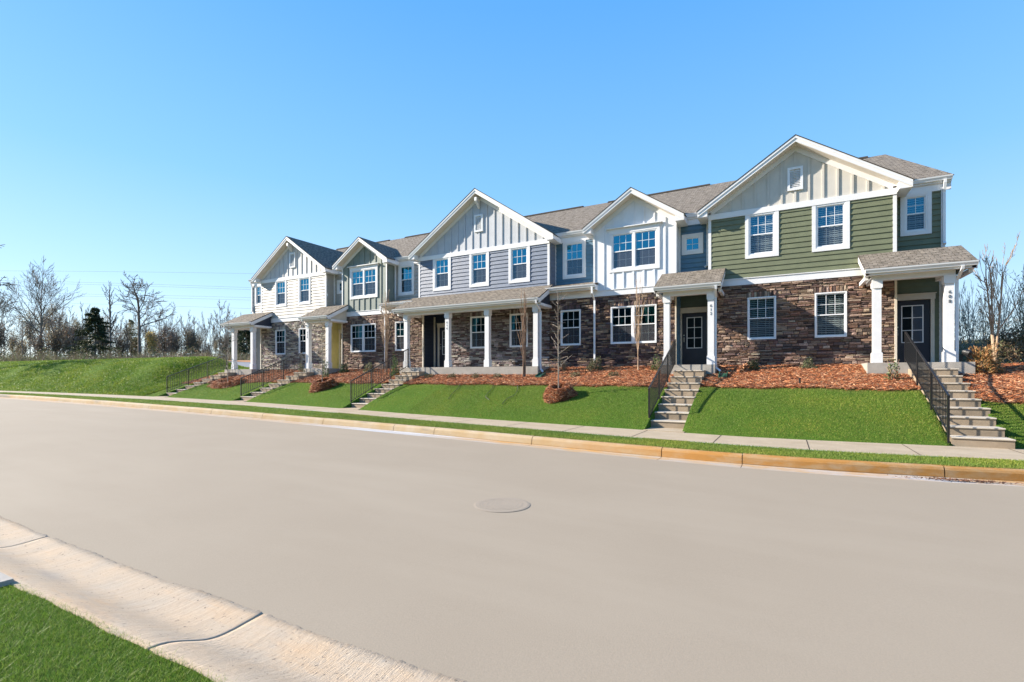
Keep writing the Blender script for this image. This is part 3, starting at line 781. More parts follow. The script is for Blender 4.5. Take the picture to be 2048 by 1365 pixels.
def corner(root, x, side, Y, z0, z1, w=.10, d=.03, m='white'):
    a, c = (x, x + w) if side < 0 else (x - w, x)
    board(root, 'corner_board', m, (a, c, Y - d, Y + .04, z0, z1))

def W(b0, x0, x1, z0, z1): return (x0, x1, z0, z1)
GZ0, GZ1, UZ0, UZ1 = 1.28, 2.78, 4.28, 5.72
PAL = {
 'brown': [(.25, .165, .125), (.32, .22, .165), (.18, .12, .10), (.39, .29, .22), (.13, .09, .08), (.26, .15, .105)],
 'plum': [(.13, .085, .085), (.20, .135, .11), (.36, .245, .165), (.095, .065, .07), (.30, .215, .16), (.105, .08, .085)],
 'grey': [(.25, .21, .20), (.32, .285, .265), (.18, .13, .13), (.38, .34, .31), (.22, .19, .19), (.12, .08, .075)],
 'grey2': [(.42, .385, .33), (.34, .31, .27), (.22, .20, .20), (.5, .46, .39), (.16, .13, .14), (.46, .40, .31)],
 'brown2': [(.26, .18, .14), (.20, .13, .105), (.34, .25, .19), (.16, .11, .095), (.28, .20, .155)],
}
def townhouse(label, xc): return thing('townhouse', (xc, YW, .39), label, 'townhouse', 'townhouses in the terrace')

def recess_door(root, xa, xb, dx, m, retL=None, retR=None, opaque_to=3.4):
    b = MB(); lap(b, xa, xb, .39, opaque_to, YD, holes=[(dx - .02, dx + .934, .39, .39 + 2.07)]); b.build('entry_wall', m, root)
    door(root, dx, .39, YD)
    if retL: b = MB(); lap_side(b, xa, YW + .005, YD, .39, opaque_to, 1); b.build('entry_side_wall', retL, root)
    if retR: b = MB(); lap_side(b, xb, YW + .005, YD, .39, opaque_to, -1); b.build('entry_side_wall', retR, root)
def solid(root, xa, xb, y0, m='room'):
    """the body of the house behind its fronts: party walls and back"""
    board(root, 'back_wall', 'cream', (xa + .01, xb - .01, 30.2, 30.3, .2, 6.2))

# ---- unit 608 (right end)
def end_unit(label, mir, P):
    """P: gable x0,x1; recess outer x; mirrored when mir"""
    g0, g1, xo = P['g0'], P['g1'], P['xo']
    root = townhouse(label, (g0 + g1) / 2)
    gw = P['gwin']; uw = P['uwin']
    hol = [(a, a + .9, GZ0, GZ1) for a in gw]
    stones(root, g0, g1, .2, 3.25, hol, PAL[P['pal']], P['seed'], P.get('dp', .15))
    for a in gw: window(root, a, a + .9, GZ0, GZ1, YW - .03, blinds=P['blinds'])
    b = MB(); hu = [(a, a + .84, UZ0, UZ1) for a in uw]; lap(b, g0 + .1, g1 - .1, 3.5, 5.73, YW, hu); b.build('siding_wall', P['sid'], root)
    for a in uw: window(root, a, a + .84, UZ0, UZ1, YW, casing=.11, blinds=P['blinds'])
    board(root, 'band_board', 'white', (g0 - .0, g1 + .0, YW - .055, YW + .0, 3.25, 3.5), (g0, g1, YW - .08, YW - .0552, 3.47, 3.497))
    board(root, 'upper_band', 'white', (g0 + .001, g1 - .001, YW - .052, YW - .0, 5.73, 5.93))
    corner(root, g0 - .0, -1, YW, 3.5, 5.99); corner(root, g1, 1, YW, 3.5, 5.99)
    gable(root, g0, g1, P['gc'], P['ghw'], P['gz'], P['board'], 5.93, vent=P['vent'], bracket=P.get('bracket', False))
    # side return walls of the projecting front
    for X_, s_ in ((g0, -1), (g1, 1)): b = MB(); lap_side(b, X_, YW + .041, YU, 3.3, 6.0, s_); b.build('return_wall', P['sid'], root)
    # outer recess
    ra, rb = (xo, g0) if mir else (g1, xo)
    sw = P['swin']; b = MB(); lap(b, ra, rb, 3.3, 6.04, YU, [(sw, sw + .57, 4.62, 5.78)]); b.build('recess_wall', P['rsid'], root)
    window(root, sw, sw + .57, 4.62, 5.78, YU, cols=2, casing=.11, blinds=P['blinds'])
    eave_bits(root, min(xo, ra) - (.14 if mir else 0), max(xo, rb) + (0 if mir else .14))
    corner(root, xo, -1 if mir else 1, YU, 3.3, 5.85); corner(root, xo, -1 if mir else 1, YD, .39, 3.4)
    recess_door(root, ra, rb, P['door'], P['rsid2'])
    corner(root, g0 if mir else g1, -1 if mir else 1, YW - .03, .39, 3.25, .06, .03, 'casing')
    b = MB(); X = xo; lap_side(b, X, YU, 30.2, .2, 6.05, -1 if mir else 1); b.build('gable_end_wall', P['sid'], root)
    solid(root, min(g0, xo), max(g1, xo), 0)
    # roofs
    if mir: main_roof(root, xo - .2, g1, hipL=P['hip'])
    else: main_roof(root, g0, xo + .2, hipR=P['hip'])
    porch(root, P['pr'][0], P['pr'][1], P['cols'], P['slab'], sidemat=P['end'], num=P['num'])
    s_ = -1 if mir else 1
    downspout(root, [(xo - s_ * .03, ME - .07, MEZ - .12), (xo - s_ * .03, ME - .06, MEZ - .22), (xo - s_ * .035, YU - .07, MEZ - .50), (xo - s_ * .035, YU - .07, 4.2), (xo - s_ * .035, YU - .14, 4.12)])
    xd = P['cols'][0] - .15 if mir else P['cols'][-1] + .17
    xg = P['pr'][0] + .35 if mir else P['pr'][1] - .33
    downspout(root, [(xg, 17.90, 3.06), (xg, 17.92, 2.98), (xd, 18.26, 2.72), (xd, 18.26, .30), (xd + s_ * .12, 18.2, .14)])
    return root
u608 = end_unit('rightmost townhouse, olive green siding under a pale gable, 608 on its porch column', False, dict(
    g0=-2.27, g1=3.29, xo=4.6, gwin=(-.96, 1.08), uwin=(-.93, 1.11), pal='brown', seed=1, blinds=True, sid='green', gc=.51, ghw=3.11, gz=8.10,
    board='greyboard', vent=(.28, .74, 6.35, 7.14), swin=3.59, rsid='green', rsid2='green', door=3.37, hip=3.9, pr=(2.28, 4.83), cols=(2.62, 4.29), slab=(2.36, 4.80), end='green', num=('608', 4.29, 2.46)))
u624 = end_unit('leftmost townhouse, cream lap siding under a pale grey gable, open corner porch', True, dict(
    g0=-28.35, g1=-22.5, xo=-30.1, gwin=(-26.91, -24.79), uwin=(-26.86, -24.75), pal='grey2', seed=2, blinds=False, sid='cream', gc=-25.42, ghw=3.27, gz=8.22,
    board='warmboard', vent=(-25.6, -25.1, 6.42, 7.30), swin=-29.72, rsid='cream', rsid2='cream', door=-29.35, hip=-28.9, pr=(-30.1, -27.2), cols=(-29.32, -27.5), slab=(-29.95, -27.3), end='navy', num=('624', -29.32, 2.5), bracket=True, dp=.25))

def mid_unit(label, P):
    """bay with double window; small recess over the entry on one side, wider recess on the other"""
    b0, b1 = P['bay']; ea, eb = P['entry']; wa, wb = P['wide']; x0, x1 = P['x']
    root = townhouse(label, (x0 + x1) / 2)
    gd, gs = P['gdouble'], P['gsingle']
    hol = [(gd, gd + 1.82, GZ0, GZ1), (gs, gs + .9, GZ0, GZ1)]
    s0, s1 = min(b0, wa), max(b1, wb)
    stones(root, s0, s1, .2, 3.25, hol, PAL[P['pal']], P['seed'], P.get('dp', .15))
    window(root, gd, gd + 1.82, GZ0, GZ1, YW - .03, double=True); window(root, gs, gs + .9, GZ0, GZ1, YW - .03)
    board(root, 'band_board', 'white', (s0, s1, YW - .055, YW + .0, 3.25, 3.5), (b0, b1, YW - .08, YW - .0552, 3.47, 3.497))
    ud = P['udouble']; hw = (ud, ud + 1.80, UZ0 + .0, UZ1)
    gable(root, b0, b1, (b0 + b1) / 2, (b1 - b0) / 2 + .33, P['gz'], P['board'], 3.5, holes=[hw])
    w = window(root, *hw, YW - .004, double=True, casing=.11, trimm='white')
    hb = MB(); hb.box(hw[0] - .16, hw[1] + .16, YW - .045, YW - .0045, UZ1 + .111, UZ1 + .2); hb.box(hw[0] - .22, hw[1] + .22, YW - .14, YW - .0045, UZ1 + .2, UZ1 + .235); hb.build('window_hood', 'white', root)
    corner(root, b0, -1, YW, 3.5, 5.98, .07, .036, P['board'] if P.get('cb') else 'white'); corner(root, b1, 1, YW, 3.5, 5.98, .07, .036, P['board'] if P.get('cb') else 'white')
    for X_ in (b0, b1): b = MB(); b.poly([(X_, YW, 3.3), (X_, YU, 3.3), (X_, YU, 6.0), (X_, YW, 6.0)]); b.build('return_wall', P['board'], root)
    # entry recess
    sx = P['small']; b = MB(); lap(b, ea, eb, 3.3, 6.04, YU, [(sx, sx + .57, 4.81, 5.38)]); b.build('recess_wall', P['rsid'], root)
    window(root, sx, sx + .57, 4.81, 5.38, YU, cols=2, rows=2, single=True, casing=.11)
    eave_bits(root, ea, eb)
    recess_door(root, ea, eb, P['door'], P['dsid'], retL=P['ret'], retR=P['ret'])
    corner(root, ea, -1, YU, 3.3, 5.83, .05); corner(root, eb, 1, YU, 3.3, 5.83, .05)
    board(root, 'corner_board', 'casing', (ea - .05 if P['flip'] == 0 else ea - .03, ea + .0, YW - .065, YW - .0, .39, 3.25))
    board(root, 'corner_board', 'casing', (eb, eb + .05, YW - .065, YW - .0, .39, 3.25))
    # wide recess with its window and lean-to roof
    wx = P['wwin']; b = MB(); lap(b, wa, wb, 3.6, 6.04, YU, [(wx, wx + .84, UZ0 + .06, UZ1 + .06)]); b.build('recess_wall', P['wsid'], root)
    window(root, wx, wx + .84, UZ0 + .06, UZ1 + .06, YU, casing=.11)
    eave_bits(root, wa, wb); corner(root, wa, -1, YU, 3.6, 5.83, .05); corner(root, wb, 1, YU, 3.6, 5.83, .05)
    pa, pb = P['pent']
    shed(root, pa, pb, 19.02, 3.74, YU - .02, 4.0, 'lean_to_roof'); gutter(root, pa, pb, 19.018, 3.71)
    board(root, 'lean_to_fascia', 'soffit', (pa + .02, pb - .02, 19.02, YW - .056, 3.50, 3.56), (pa + .02, pb - .02, 19.021, 19.04, 3.561, 3.68))
    board(root, 'lean_to_cheek', 'white', (pa + .001, pa + .02, 19.04, YW - .005, 3.50, 3.70)); board(root, 'lean_to_cheek', 'white', (pb - .02, pb - .001, 19.04, YW - .005, 3.50, 3.70))
    main_roof(root, x0, x1); solid(root, x0, x1, 0)
    porch(root, P['pr'][0], P['pr'][1], P['cols'], P['slab'], sidemat=P['end'], num=P['num'])
    for pts in P['ds']: downspout(root, pts)
    return root
u612 = mid_unit('townhouse with white board and batten bay beside blue siding, number 612 on its porch column', dict(
    x=(-8.68, -2.27), bay=(-6.7, -3.4), entry=(-3.4, -2.27), wide=(-8.68, -6.7), gdouble=-5.96, gsingle=-8.15, pal='plum', seed=3, udouble=-5.93, gz=7.36, board='whiteboard',
    small=-3.2, rsid='blue', dsid='dgreen', ret='blue', door=-3.33, flip=0, wwin=-8.2, wsid='blue', pent=(-8.66, -6.5), pr=(-3.94, -1.69), cols=(-3.54, -2.05), slab=(-3.72, -1.9), end='blue', num=('612', -2.05, 2.50), dp=.3,
    ds=[[(-2.36, ME - .07, MEZ - .12), (-2.36, ME - .05, MEZ - .22), (-2.36, YU - .08, MEZ - .5), (-2.36, YU - .08, 4.2), (-2.45, YU - .15, 4.13)],
        [(-1.86, 17.9, 3.06), (-1.86, 17.92, 2.96), (-1.9, 18.26, 2.72), (-1.9, 18.26, .3), (-1.74, 18.2, .16)],
        [(-6.62, 18.95, 3.6), (-6.62, 18.95, 3.35), (-6.62, YW - .12, 3.1), (-6.62, YW - .12, .5)],
        [(-6.78, ME - .07, MEZ - .12), (-6.78, ME - .05, MEZ - .22), (-6.74, YU - .5, MEZ - .42), (-6.75, YU - .1, 4.1)]]))
MM = -24.65
u620 = mid_unit('townhouse with sage green board and batten bay beside cream siding, second from the left end', dict(
    x=(-22.5, -15.86), bay=(MM + 3.4, MM + 6.7), entry=(MM + 2.27 - .12, MM + 3.4), wide=(MM + 6.7, -15.86), gdouble=-20.55, gsingle=-17.38, pal='brown2', seed=4, udouble=-20.52, gz=7.40, board='sage', cb=False,
    small=-22.2, rsid='cream', dsid='yellow', ret='yellow', door=-22.25, flip=1, wwin=-17.6, wsid='cream', pent=(-18.1, -15.9), pr=(-22.95, -20.75), cols=(-22.62, -21.08), slab=(-22.8, -20.9), end='tan', num=('620', -22.62, 2.45),
    ds=[[(-17.87, ME - .07, MEZ - .12), (-17.87, ME - .05, MEZ - .22), (-17.87, YU - .08, MEZ - .5), (-17.87, YU - .08, 4.1)],
        [(-18.0, 18.95, 3.6), (-18.0, 18.95, 3.35), (-18.0, YW - .12, 3.1), (-18.0, YW - .12, .5)],
        [(-22.7, 17.9, 3.06), (-22.7, 17.92, 2.96), (-22.8, 18.3, 2.65), (-22.8, 18.3, .4)],
        [(-22.42, ME - .07, MEZ - .12), (-22.42, ME - .05, MEZ - .22), (-22.45, YU - .08, MEZ - .5), (-22.45, YU - .08, 4.1)]]))

def centre_unit():
    root = townhouse('central townhouse with slate blue siding, three upper windows and the widest porch', -12.27)
    g0, g1 = -15.86, -8.68
    hol = [(-12.75, -11.85, GZ0, GZ1), (-10.63, -9.73, GZ0, GZ1)]
    stones(root, -14.1, g1, .2, 3.25, hol, PAL['grey'], 5, .22)
    stones(root, g0, -15.53, .2, 3.25, [], PAL['brown2'], 6)
    for q in hol: window(root, q[0], q[1], GZ0, GZ1, YW - .03)
    uw = (-14.84, -12.69, -10.58); b = MB(); lap(b, g0 + .1, g1 - .1, 3.5, 5.73, YW, [(a, a + .84, UZ0, UZ1) for a in uw]); b.build('siding_wall', 'slate', root)
    for a in uw: window(root, a, a + .84, UZ0, UZ1, YW, casing=.12)
    board(root, 'band_board', 'white', (g0, g1, YW - .05, YW, 3.25, 3.5)); board(root, 'upper_band', 'white', (g0 + .001, g1 - .001, YW - .052, YW, 5.73, 5.93))
    corner(root, g0, -1, YW, 3.5, 5.99); corner(root, g1, 1, YW, 3.5, 5.99)
    gable(root, g0, g1, -12.27, 3.92, 8.64, 'blueboard', 5.93, vent=(-12.52, -12.05, 6.72, 7.52), bracket=True)
    for X_, s_ in ((g0, -1), (g1, 1)): b = MB(); lap_side(b, X_, YW + .041, YU, 3.3, 6.0, s_); b.build('return_wall', 'slate', root)
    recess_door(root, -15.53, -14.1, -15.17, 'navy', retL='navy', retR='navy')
    board(root, 'corner_board', 'casing', (-15.6, -15.53, YW - .065, YW, .39, 3.25), (-14.1, -14.06, YW - .065, YW, .39, 3.25)); board(root, 'corner_board', 'casing', (-15.505, -15.42, YD - .06, YD - .02, .39, 3.0))
    main_roof(root, g0, g1); solid(root, g0, g1, 0)
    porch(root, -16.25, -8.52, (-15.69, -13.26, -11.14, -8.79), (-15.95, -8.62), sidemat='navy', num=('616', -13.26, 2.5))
    downspout(root, [(-8.62, 17.9, 3.06), (-8.62, 17.92, 2.96), (-8.60, 18.3, 2.65), (-8.60, 18.3, .3), (-8.45, 18.2, .16)])
    return root
u616 = centre_unit()

# ------------------------------------------------------------------ front steps and railings
def steps(x0, x1, n, label, dy=0):
    xm = (x0 + x1) / 2; yb = 18.06; yf = float(wfY(xm)) + dy; zb = float(zW(xm)) + .012; zt = .385
    r = (zt - zb) / n; t = (yb - yf) / (n - 1)
    root = thing('front_steps', (xm, yf, zb), label, 'steps', 'concrete steps up to the porches')
    for k in range(n - 1):
        b = MB(); z1 = zb + r * (k + 1); y0 = yf + t * k
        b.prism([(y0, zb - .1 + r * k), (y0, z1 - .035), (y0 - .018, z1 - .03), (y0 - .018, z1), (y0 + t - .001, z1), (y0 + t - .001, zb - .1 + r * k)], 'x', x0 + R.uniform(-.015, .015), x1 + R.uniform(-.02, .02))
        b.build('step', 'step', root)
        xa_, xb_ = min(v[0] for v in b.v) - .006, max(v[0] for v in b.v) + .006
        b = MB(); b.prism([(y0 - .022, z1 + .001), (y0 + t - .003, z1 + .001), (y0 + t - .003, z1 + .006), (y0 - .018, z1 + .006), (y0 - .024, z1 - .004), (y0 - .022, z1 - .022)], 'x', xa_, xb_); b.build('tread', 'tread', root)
    return yf, zb, yb, zt, r, t
def railing(x, geo, label, top=True):
    yf, zb, yb, zt, r, t = geo
    root = thing('stair_railing', (x, yf, zb), label, 'railing', 'black railings beside the steps')
    sl = (zt - (zb + r)) / (yb - yf)
    Zn = lambda y: zb + r + sl * (y - yf)
    y0, y1 = yf + .03, yb + .05; Hh = .86
    b = MB(); b.prism([(y0 - .03, Zn(y0) + Hh), (y1 + .02, Zn(y1) + Hh), (y1 + .02, Zn(y1) + Hh + .035), (y0 - .03, Zn(y0) + Hh + .035)], 'x', x - .022, x + .022); b.build('top_rail', 'iron', root)
    b = MB(); b.prism([(y0, Zn(y0) + .06), (y1, Zn(y1) + .06), (y1, Zn(y1) + .085), (y0, Zn(y0) + .085)], 'x', x - .013, x + .013); b.build('bottom_rail', 'iron', root)
    for k in range(4):
        y = y0 + (y1 - y0) * k / 3; zz = max(float(H(x, y)), zb) if k < 3 else zt
        b = MB(); b.box(x - .02, x + .02, y - .02, y + .02, min(zz, Zn(y) - .05) - .1, Zn(y) + Hh); b.build('post', 'iron', root)
        if k < 3:
            for j in range(1, 12):
                yy_ = y + (y1 - y0) / 3 * j / 12; b = MB(); b.box(x - .008, x + .008, yy_ - .008, yy_ + .008, Zn(yy_) + .085, Zn(yy_) + Hh); b.build('baluster', 'iron', root)
    return root
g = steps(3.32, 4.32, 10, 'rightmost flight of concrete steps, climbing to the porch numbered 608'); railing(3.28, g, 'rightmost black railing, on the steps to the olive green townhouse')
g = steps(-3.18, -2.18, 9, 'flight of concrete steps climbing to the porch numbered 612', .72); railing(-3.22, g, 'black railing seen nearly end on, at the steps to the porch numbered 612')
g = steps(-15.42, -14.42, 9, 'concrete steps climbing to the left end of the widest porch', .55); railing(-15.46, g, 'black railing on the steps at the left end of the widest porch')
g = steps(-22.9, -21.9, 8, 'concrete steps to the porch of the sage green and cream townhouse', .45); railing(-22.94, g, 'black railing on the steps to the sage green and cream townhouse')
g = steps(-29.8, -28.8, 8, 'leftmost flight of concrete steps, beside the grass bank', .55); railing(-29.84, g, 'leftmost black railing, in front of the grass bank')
for a_, c_, d_ in ((-3.2, -2.14, .72), (-15.45, -14.39, .55), (-22.93, -21.87, .45), (-29.83, -28.77, .55)):
    m_ = (a_ + c_) / 2; board(None, 'entry_path', 'walk', (a_, c_, float(wfY(m_)) - .06, float(wfY(m_)) + d_ + .05, -1.9, float(zW(m_)) + .03))['kind'] = 'structure'
# ------------------------------------------------------------------ vegetation
def rot_about(v, ax, a): return Matrix.Rotation(a, 3, ax) @ v
def grow(r, b_tr, b_br, p, d, L, rad, lev, maxlev, P, tips):
    """recursive branching; trunk goes to b_tr, everything finer to b_br"""
    nseg = P.get('seg', 5) if lev < 2 else 3
    pts = [Vector(p)]; rs = [rad]; dd = Vector(d)
    for i in range(nseg):
        w = P['wob'] * (1 if lev else P.get('twob', .4))
        dd = (dd + Vector((r.uniform(-w, w), r.uniform(-w, w), r.uniform(-w, w) + P['up'] * (1 if lev else 0)))).normalized()
        pts.append(pts[-1] + dd * L / nseg); rs.append(max(P['rmin'], rad * (1 - (1 - P.get('end', .45)) * (i + 1) / nseg)))
    sides = 7 if lev == 0 else (4 if lev == 1 else 3)
    (b_tr if lev == 0 else b_br).tube(pts, rs, sides, cap=False)
    if lev >= maxlev: tips.append((pts[-1], dd)); tips.append((pts[-2], dd)); return
    n = P['n'][min(lev, len(P['n']) - 1)]
    lo = P['clear'] if lev == 0 else .2
    for k in range(n):
        t = lo + (1 - lo) * (k + r.random()) / n if k < n - 1 else 1.0
        f = t * nseg; i = min(int(f), nseg - 1); q = pts[i].lerp(pts[i + 1], f - i); base = (pts[i + 1] - pts[i]).normalized()
        ang = math.radians(r.uniform(*P['ang'])) * (.35 if t == 1.0 else 1)
        ax = base.cross(Vector((r.uniform(-1, 1), r.uniform(-1, 1), r.uniform(-.3, .3)))).normalized()
        nd = rot_about(base, ax, ang)
        ll = L * r.uniform(*P['ratio']) * (1.15 - .55 * t if lev == 0 else 1 - .35 * t)
        rr = max(P['rmin'], rs[i] * r.uniform(.42, .62) * (1.3 if t == 1.0 else 1))
        grow(r, b_tr, b_br, q, nd, ll, rr, lev + 1, maxlev, P, tips)
def leaves(r, pts, n, size, spread, pal, name, parent, m='leaf'):
    g = np.random.default_rng(r.randrange(1 << 30)); pts = np.array([tuple(p[0]) for p in pts]) + np.array(parent['_o'])
    c = pts[g.integers(0, len(pts), n)] + g.normal(0, spread, (n, 3))
    a = g.normal(0, 1, (n, 3)); a /= np.linalg.norm(a, axis=1)[:, None]; q = np.cross(a, g.normal(0, 1, (n, 3))); q /= np.linalg.norm(q, axis=1)[:, None]
    s = size * g.uniform(.6, 1.4, (n, 1)); col = np.array(pal)[g.integers(0, len(pal), n)] * g.uniform(.65, 1.3, (n, 1))
    return tri_cloud(name, m, c - a * s, c + a * s, c + q * s * 1.1, col, parent=parent)
def make_tree(name, loc, label, cat, h, P, seed, barkm, leafspec=None, group=None, maxlev=4, trunks=1, lean=(0, 0)):
    r = random.Random(seed); root = thing(name, loc, label, cat, group)
    o = Vector(loc); tips = []; bb = MB()
    for t in range(trunks):
        bt = MB(); d = Vector((lean[0], lean[1], 1)) + (Vector((r.uniform(-1, 1), r.uniform(-1, 1), 0)) * P.get('sp', .2) if trunks > 1 else Vector((0, 0, 0)))
        p = Vector((r.uniform(-.06, .06), r.uniform(-.06, .06), -.15)) if trunks > 1 else Vector((0, 0, -.2))
        grow(r, bt, bb, p, d.normalized(), h * P.get('tl', .75), h * P['thick'], 0, maxlev, P, tips)
        bt.v = [tuple(Vector(v) + o) for v in bt.v]; bt.build('trunk', barkm, root, smooth=True)
    bb.v = [tuple(Vector(v) + o) for v in bb.v]; bb.build('branches', barkm, root)
    if leafspec:
        n, size, spread, pal = leafspec; leaves(r, tips, n, size, spread, pal, 'foliage', root)
    return root
SPREAD = dict(wob=.07, up=.07, twob=.03, rmin=.016, n=(14, 6, 5, 3), clear=.34, ang=(26, 44), ratio=(.50, .66), thick=.016, end=.15, tl=.74)
OPEN = dict(wob=.22, up=.05, twob=.10, rmin=.024, n=(7, 6, 5, 4), clear=.45, ang=(35, 65), ratio=(.45, .7), thick=.019, end=.5, tl=.8)
NARROW = dict(wob=.18, up=.12, twob=.05, rmin=.024, n=(26, 6, 4, 3), clear=.30, ang=(25, 50), ratio=(.14, .24), thick=.014, end=.35, tl=.95)
THIN = dict(wob=.12, up=.12, twob=.06, rmin=.018, n=(10, 6, 4, 3), clear=.25, ang=(20, 45), ratio=(.34, .5), thick=.012, end=.35, tl=.85)
def at(px, d, z=None):
    """a spot at depth d seen in column px"""
    s_, c_ = .4773, .8787; r_ = (px - 1024) * d / 980; return (c_ * r_ - s_ * d, s_ * r_ + c_ * d)
def gz(x, y): return float(H(max(min(x, 60), -120), y))
GW = 'trees of the wood beyond the bank'
BROWN = [(.22, .155, .09), (.28, .21, .12), (.16, .12, .075), (.24, .20, .11)]
GOLD = [(.48, .36, .13), (.56, .43, .15), (.36, .30, .12)]
PALE = [(.32, .28, .16), (.38, .33, .19), (.24, .23, .12)]
PINE = [(.022, .038, .016), (.035, .055, .024), (.05, .065, .03), (.016, .026, .013)]
def tz(px, d): x, y = at(px, d); return (x, y, gz(x, y))
protos = []
big = make_tree('bare_tree', tz(82, 78), 'tallest bare tree, wide fan-shaped crown, above the left end of the grass bank', 'tree', 15.5, SPREAD, 5, 'bark_dark', group=GW, maxlev=4)
ot = make_tree('bare_tree', tz(279, 74), 'bare tree with a few long crooked limbs spreading over the wood', 'tree', 12.5, OPEN, 21, 'bark_dark', group=GW, maxlev=4)
nt_ = make_tree('bare_tree', tz(221, 72), 'narrow bare tree wrapped in short upright twigs, tall beside the dark evergreen', 'tree', 11.6, NARROW, 9, 'bark_dark', group=GW, maxlev=4)
t1 = make_tree('bare_tree', tz(120, 88), 'thin many-branched bare tree just right of the fan-shaped one', 'tree', 10.5, THIN, 31, 'bark_grey', group=GW, maxlev=4)
t2 = make_tree('bare_tree', tz(440, 80), 'bare tree whose open crown shows just above the leftmost porch roof', 'tree', 9.5, THIN, 37, 'bark_dark', group=GW, maxlev=4)
lf = make_tree('leafy_tree', tz(105, 92), 'tan-leaved tree standing low behind the fan-shaped bare tree', 'tree', 10, THIN, 41, 'bark_grey', (4200, .10, .42, PALE + BROWN), group=GW, maxlev=3)
gd = make_tree('golden_tree', tz(303, 84), 'small golden-leaved tree under the crooked bare tree', 'tree', 5.2, THIN, 43, 'bark_grey', (2800, .10, .30, GOLD), group=GW, maxlev=3)
# the cedar
def cedar(loc, h, label, seed, w=.3, n=15000, pal=PINE, name='evergreen_tree'):
    r = random.Random(seed); g = np.random.default_rng(seed); root = thing(name, loc, label, 'tree', GW); o = Vector(loc)
    b = MB(); b.tube([o + Vector((0, 0, -.3)), o + Vector((.1, 0, h * .5)), o + Vector((0, 0, h * .96))], [h * .022, h * .014, .02], 7); b.build('trunk', 'bark_dark', root)
    nb = 110; t = g.uniform(.03, 1, nb) ** .8; ang = g.uniform(0, 2 * PI, nb)
    rad = w * h * (1 - t) ** .75 * g.uniform(.55, 1.25, nb) + .12; i = g.integers(0, nb, n); u = g.uniform(.15, 1, n) ** .7
    c = np.stack([np.cos(ang[i]) * rad[i] * u, np.sin(ang[i]) * rad[i] * u, t[i] * h - .12 * rad[i] * u * 1.5 + .15], 1) + g.normal(0, .16, (n, 3)) * (1.2 - u)[:, None] + np.array(loc)
    a = g.normal(0, 1, (n, 3)) * np.array([1, 1, .35]); a /= np.linalg.norm(a, axis=1)[:, None]; q = g.normal(0, 1, (n, 3)); q /= np.linalg.norm(q, axis=1)[:, None]
    s = .13 * g.uniform(.5, 1.5, (n, 1)); col = np.array(pal)[g.integers(0, len(pal), n)] * g.uniform(.6, 1.5, (n, 1))
    tri_cloud('foliage', 'leaf', c - a * s, c + a * s, c + q * s * .7, col, parent=root); return root
cedar(tz(190, 66), 7.3, 'dark conical evergreen in the middle of the wood, left of the narrow bare tree', 3, .46, 19000, [(.035, .05, .022), (.05, .068, .03), (.07, .08, .04), (.03, .04, .02)])
PN = [(.045, .065, .028), (.07, .085, .04), (.10, .10, .05)]
cedar(tz(262, 84), 7.4, 'grey-green pine crown behind the crooked bare tree', 8, .34, 3600, [(.12, .13, .06), (.17, .16, .08), (.20, .17, .09)], 'pine_tree')
cedar(tz(385, 86), 5.0, 'low dark round evergreen right of the golden tree', 9, .42, 6000, PN)
cedar(tz(478, 74), 6.0, 'dark evergreen seen through the leftmost porch between its columns', 12, .40, 9000, PINE)
cedar(tz(492, 66), 5.2, 'dark evergreen close behind the right column of the leftmost porch', 14, .40, 7000, PINE)
SCRUB = dict(wob=.16, up=.10, twob=.14, rmin=.024, n=(7, 5, 4), clear=.12, ang=(18, 46), ratio=(.38, .6), thick=.010, end=.4, tl=.8)
s1 = make_tree('scrub_tree', tz(150, 76), 'many-stemmed brown scrub tree left of the dark evergreen', 'tree', 5.6, SCRUB, 71, 'bark_dark', (1800, .09, .35, BROWN), group=GW, maxlev=3, trunks=6)
s2 = make_tree('scrub_tree', tz(330, 78), 'many-stemmed reddish scrub tree right of the golden tree', 'tree', 5.2, SCRUB, 72, 'bark_grey', (1500, .09, .35, [(.20, .12, .08), (.15, .10, .07), (.12, .11, .06)]), group=GW, maxlev=3, trunks=6)
# rest of the wood: copies, each standing at its own place
def lab(px, kind, k):
    posn = ('at the far left edge of the wood', 'left of the fan-shaped tree', 'behind the fan-shaped tree', 'between the fan-shaped tree and the dark evergreen', 'behind the dark evergreen', 'beside the narrow twiggy tree', 'behind the crooked tree', 'right of the golden tree', 'over the right end of the grass bank', 'left of the leftmost porch', 'behind the leftmost porch')
    i = min(10, max(0, int((px + 20) / 48))); return posn[i]
spots = [(-8, 62, t1, 1.0), (8, 86, t2, .95), (26, 90, lf, .55), (45, 84, t1, .8), (60, 96, lf, .95), (70, 84, t2, .9), (98, 100, t1, 1.05), (112, 82, t2, 1.0), (128, 96, lf, .8), (140, 90, t1, .95),
         (152, 84, lf, .72), (165, 92, t2, 1.1), (176, 98, t1, 1.0), (205, 94, lf, .85), (212, 84, t1, .8), (232, 90, t2, .9), (240, 80, t1, .72), (255, 76, nt_, .55), (262, 92, lf, .75), (275, 96, t1, .95), (290, 88, t2, .85),
         (300, 98, lf, .6), (318, 92, t1, .85), (328, 84, t2, .8), (340, 96, t1, .95), (352, 88, lf, .48), (362, 92, t2, .9), (374, 84, t1, .78), (388, 94, t2, .85), (398, 98, lf, .55), (410, 90, t1, .82), (420, 86, t2, .75), (432, 96, lf, .5),
         (452, 90, t1, .9), (463, 84, t2, .7), (474, 96, lf, .6), (487, 80, t1, .7), (498, 90, t2, .75), (508, 84, lf, .55)]
cnt = {}
